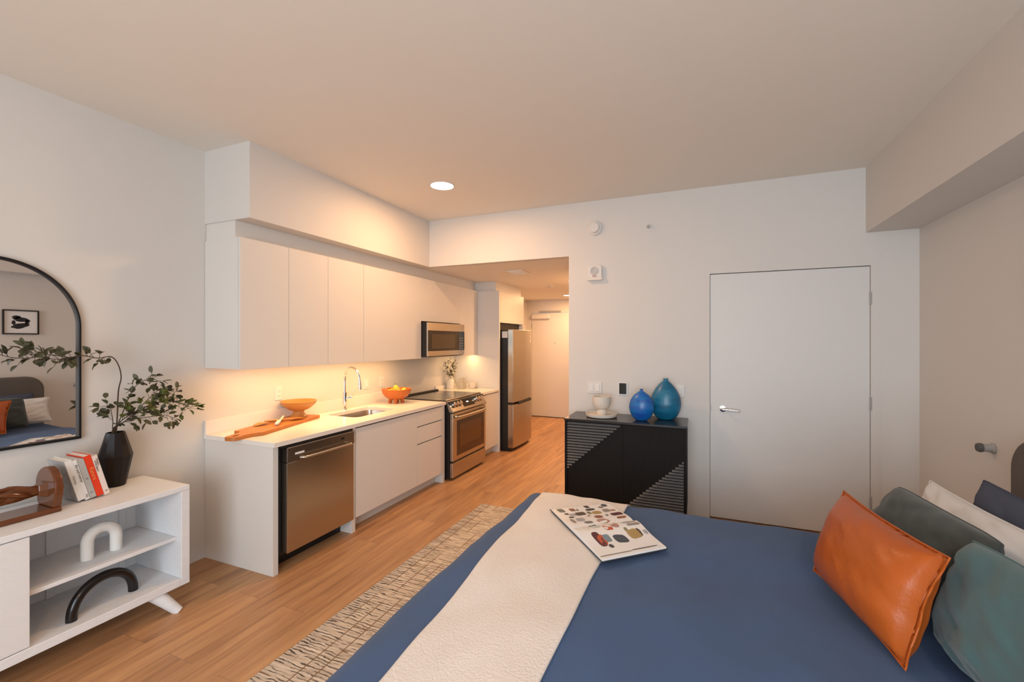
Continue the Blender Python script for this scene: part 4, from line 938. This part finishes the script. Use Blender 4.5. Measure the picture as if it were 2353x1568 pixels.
SW = [(.059, .128, .071, .087, 'g'), (.071, .305, .062, .066, 'br'), (.09, .378, .036, .029, 'gr'), (.033, .573, .053, .066, 'dk'), (.11, .578, .044, .124, 'dk'), (.042, .868, .053, .087, 'nv'), (.08, .783, .036, .073, 'gr'), (.173, .802, .071, .095, 'gy'), (.184, .906, .036, .08, 'pk'), (.152, .156, .036, .051, 'dk'), (.189, .234, .053, .087, 'lg'), (.185, .361, .071, .124, 'bn'), (.188, .502, .062, .051, 'ol'), (.2, .62, .071, .124, 'gold'), (.296, .88, .071, .15, 'mar'), (.245, .17, .036, .066, 'dk'), (.261, .439, .022, .044, 'br'), (.318, .557, .071, .102, 'rb'), (.3, .712, .036, .036, 'dk'), (.332, .248, .071, .116, 'lg'), (.342, .121, .098, .044, 'gy'), (.413, .317, .036, .102, 'gr'), (.42, .549, .071, .16, 'pk'), (.396, .876, .036, .131, 'rb'), (.526, .309, .08, .116, 'sg'), (.582, .469, .107, .095, 'or'), (.572, .596, .08, .095, 'pk'), (.538, .88, .044, .14, 'gy'), (.60, .88, .036, .16, 'gy'), (.548, .773, .027, .051, 'lg'), (.737, .207, .16, .102, 'mar'), (.752, .243, .115, .087, 'or'), (.738, .325, .08, .095, 'bl'), (.848, .29, .044, .058, 'dk'), (.774, .512, .098, .146, 'nv'), (.737, .761, .115, .146, 'gold'), (.724, .861, .089, .051, 'bn'), (.662, .697, .044, .044, 'ol'), (.734, .952, .053, .06, 'lg'), (.54, .169, .08, .044, 'cr'), (.962, .25, .012, .38, 'gy'), (.955, .70, .012, .36, 'gr')]
PC = dict(g=(.12, .14, .12), br=(.25, .12, .07), gr=(.17, .16, .14), dk=(.06, .055, .055), nv=(.06, .07, .09), gy=(.28, .25, .23), pk=(.42, .24, .19), lg=(.38, .39, .42), bn=(.09, .06, .045), ol=(.24, .22, .12), gold=(.40, .27, .10), mar=(.10, .025, .03), rb=(.28, .10, .05), sg=(.16, .22, .20), bl=(.18, .25, .30), cr=(.62, .58, .48)); PC['or'] = (.50, .09, .03)
pk = list(PC); pm = [mat('print_' + k, PC[k], .5) for k in pk]
rnd = random.Random(5)
for side in (-1, 1):
    mb = MB()
    for i, (s, q, ds, dq, c) in enumerate(SW):
        if (s < .49) != (side < 0): continue
        n = 10; ph = rnd.random() * 6; e = rnd.choice((2.2, 3.5, 6))
        poly = []
        for k in range(n * 2):
            a = 2 * PI * k / (n * 2); ca, sa = math.cos(a), math.sin(a)
            rr = (abs(ca) ** e + abs(sa) ** e) ** (-1 / e) * (1 - .16 * max(0, math.sin(a * 2 + ph)))
            poly.append((min(.995, max(.005, s + ds * .64 * rr * ca)), min(.992, max(.008, q + dq * .64 * rr * sa))))
        cen = mp3(s, q, page_h(s, side) + .0016 - .0)
        vs = [mb.bm.verts.new(mp3(a, b, page_h(a, side) + .001 * (1 - abs(b - .5) * 2) + .0005 + .0002 * (i % 3))) for a, b in poly]
        f = mb.bm.faces.new(vs); f.material_index = pk.index(c)
    mb.build('printed_pictures', pm, t)

# pillows
def pillow(name, BL, BR, TL, TR, th, m, label, seed, pinch=.07, wr=.006, flange=0.0, back=1.0, rc=0.0):
    BL, BR, TL, TR = map(Vector, (BL, BR, TL, TR)); nrm = (TL - BL).cross(BR - BL).normalized()
    if nrm.x > 0: nrm = -nrm
    N = 40; mb = MB(); w = (BR - BL).length; hgt = (TL - BL).length
    def pt(u, v, sgn):
        a, b = u * 2 - 1, v * 2 - 1
        ua = a * (1 - pinch * (1 - b * b) * abs(a) ** 3); vb = b * (1 - pinch * (1 - a * a) * abs(b) ** 3)
        rcf = 1 - rc * abs(a * b) ** 5; ua *= rcf; vb *= rcf
        uu, vv_ = (ua + 1) / 2, (vb + 1) / 2
        p = BL * (1 - uu) * (1 - vv_) + BR * uu * (1 - vv_) + TL * (1 - uu) * vv_ + TR * uu * vv_
        ed = max(abs(a), abs(b)); fl = 1 - flange
        ra, rb = min(1, abs(a) / fl), min(1, abs(b) / fl)
        t_ = th * ((1 - ra ** 2.6) * (1 - rb ** 2.6)) ** .5
        cr = abs(a * b) ** 1.5
        wv_ = wr * (noise.noise(Vector((a * 3.2 + seed, b * 3.2, seed * 1.7))) + (.9 + 1.6 * cr) * noise.noise(Vector(((a + b) * 5.0 + seed, (a - b) * 1.6, seed)))) * (1 - ed ** 8)
        # sag towards the bottom
        t_ *= 1.0 - .14 * b
        edge = .010 * noise.noise(Vector((a * 2.5 + seed, b * 2.5, 4.4))) * ed
        return p + nrm * (sgn * (t_ * (1 if sgn > 0 else back)) + wv_ * (1 if sgn > 0 else .5) + edge)
    mb.grid(lambda u, v: pt(u, v, 1), N, N); mb.grid(lambda u, v: pt(u, v, -1), N, N, flip=True)
    mb2 = MB(); rim = [pt(i / N, 0, 1) for i in range(N)] + [pt(1, i / N, 1) for i in range(N)] + [pt(1 - i / N, 1, 1) for i in range(N)] + [pt(0, 1 - i / N, 1) for i in range(N + 1)]
    t = thing(name, (BL + BR) / 2, label, 'pillow')
    mb.build('cushion', m, t, smooth=179, merge=True)
    mb2.tube(rim, .0035, 6); mb2.build('seam', m, t, smooth=60)
    return t
# base heights sit on the duvet
pillow('throw_pillow', (.470, 2.29, .538), (.590, 1.715, .530), (.600, 2.375, .875), (.690, 1.715, .895), .105, M['leather'], 'orange cognac leather pillow at the front of the pile', 1.0, pinch=.06, flange=.05, wr=.003)
pillow('euro_pillow', (.700, 2.56, .545), (.79, 1.93, .545), (.855, 2.56, .880), (.925, 1.93, .885), .105, M['greyvelvet'], 'dark grey green velvet pillow behind the orange one', 2.0, wr=.011, pinch=.03, rc=.06)
pillow('euro_pillow', (.750, 1.925, .54), (.83, 1.25, .54), (.820, 1.895, .905), (.93, 1.24, .905), .115, M['teal'], 'teal velvet pillow in the near right corner', 3.0, wr=.013, pinch=.03, rc=.05)
pillow('bed_pillow', (.98, 2.86, .54), (1.0, 2.06, .54), (1.085, 2.87, .835), (1.12, 2.06, .850), .075, M['whitecase'], 'white pillow at the far side behind the grey green one', 4.0, wr=.008)
pillow('bed_pillow', (1.02, 2.03, .54), (1.05, 1.22, .54), (1.085, 2.05, .875), (1.15, 1.22, .850), .055, M['whitecase'], 'white pillow at the near side behind the teal one', 5.0, wr=.014)
pillow('bed_pillow', (1.18, 2.78, .54), (1.19, 2.02, .54), (1.245, 2.80, .892), (1.265, 2.02, .885), .075, M['navy'], 'navy pillow against the headboard at the far side', 6.0, rc=.05)
pillow('bed_pillow', (1.18, 1.98, .54), (1.19, 1.20, .54), (1.255, 1.98, .885), (1.265, 1.20, .885), .055, M['navy'], 'navy pillow against the headboard at the near side', 7.0, rc=.05)

# framed print on the right wall (seen in the mirror)
t = thing('framed_print', (XR, 2.77, 1.62), 'small black framed ink print reflected in the mirror', 'picture')
q = YZn(XR)
py0, py1, pz0, pz1 = 2.605, 2.935, 1.625, 1.935
mb = MB(); fr = .014
for a, b, c, d in ((py0, py1, pz0, pz0 + fr), (py0, py1, pz1 - fr, pz1), (py0, py0 + fr, pz0 + fr, pz1 - fr), (py1 - fr, py1, pz0 + fr, pz1 - fr)): mb.box(XR - .025, XR - .001, a, b, c, d)
mb.build('frame', M['mframe'], t, bev=.001)
pp = MB().box(XR - .010, XR - .002, py0 + fr, py1 - fr, pz0 + fr, pz1 - fr).build('paper', M['paper'], t)
mb = MB(); rnd = random.Random(9)
for (cy_, cz_, ry, rz, an) in ((2.775, 1.815, .075, .030, -10), (2.765, 1.735, .080, .034, 12), (2.73, 1.845, .04, .020, 0), (2.825, 1.78, .020, .030, 0), (2.705, 1.775, .018, .03, 0)):
    poly = []
    for k in range(28):
        a = 2 * PI * k / 28; rr = 1 + .3 * noise.noise(Vector((math.cos(a) * 1.3 + cy_ * 9, math.sin(a) * 1.3, cz_)))
        y, z = ry * rr * math.cos(a), rz * rr * math.sin(a); c, s = math.cos(R(an)), math.sin(R(an))
        poly.append((cy_ + y * c - z * s, cz_ + y * s + z * c))
    mb.prism(poly, .0006, YZn(XR - .0102))
mb.build('ink_shapes', M['ink'], pp)
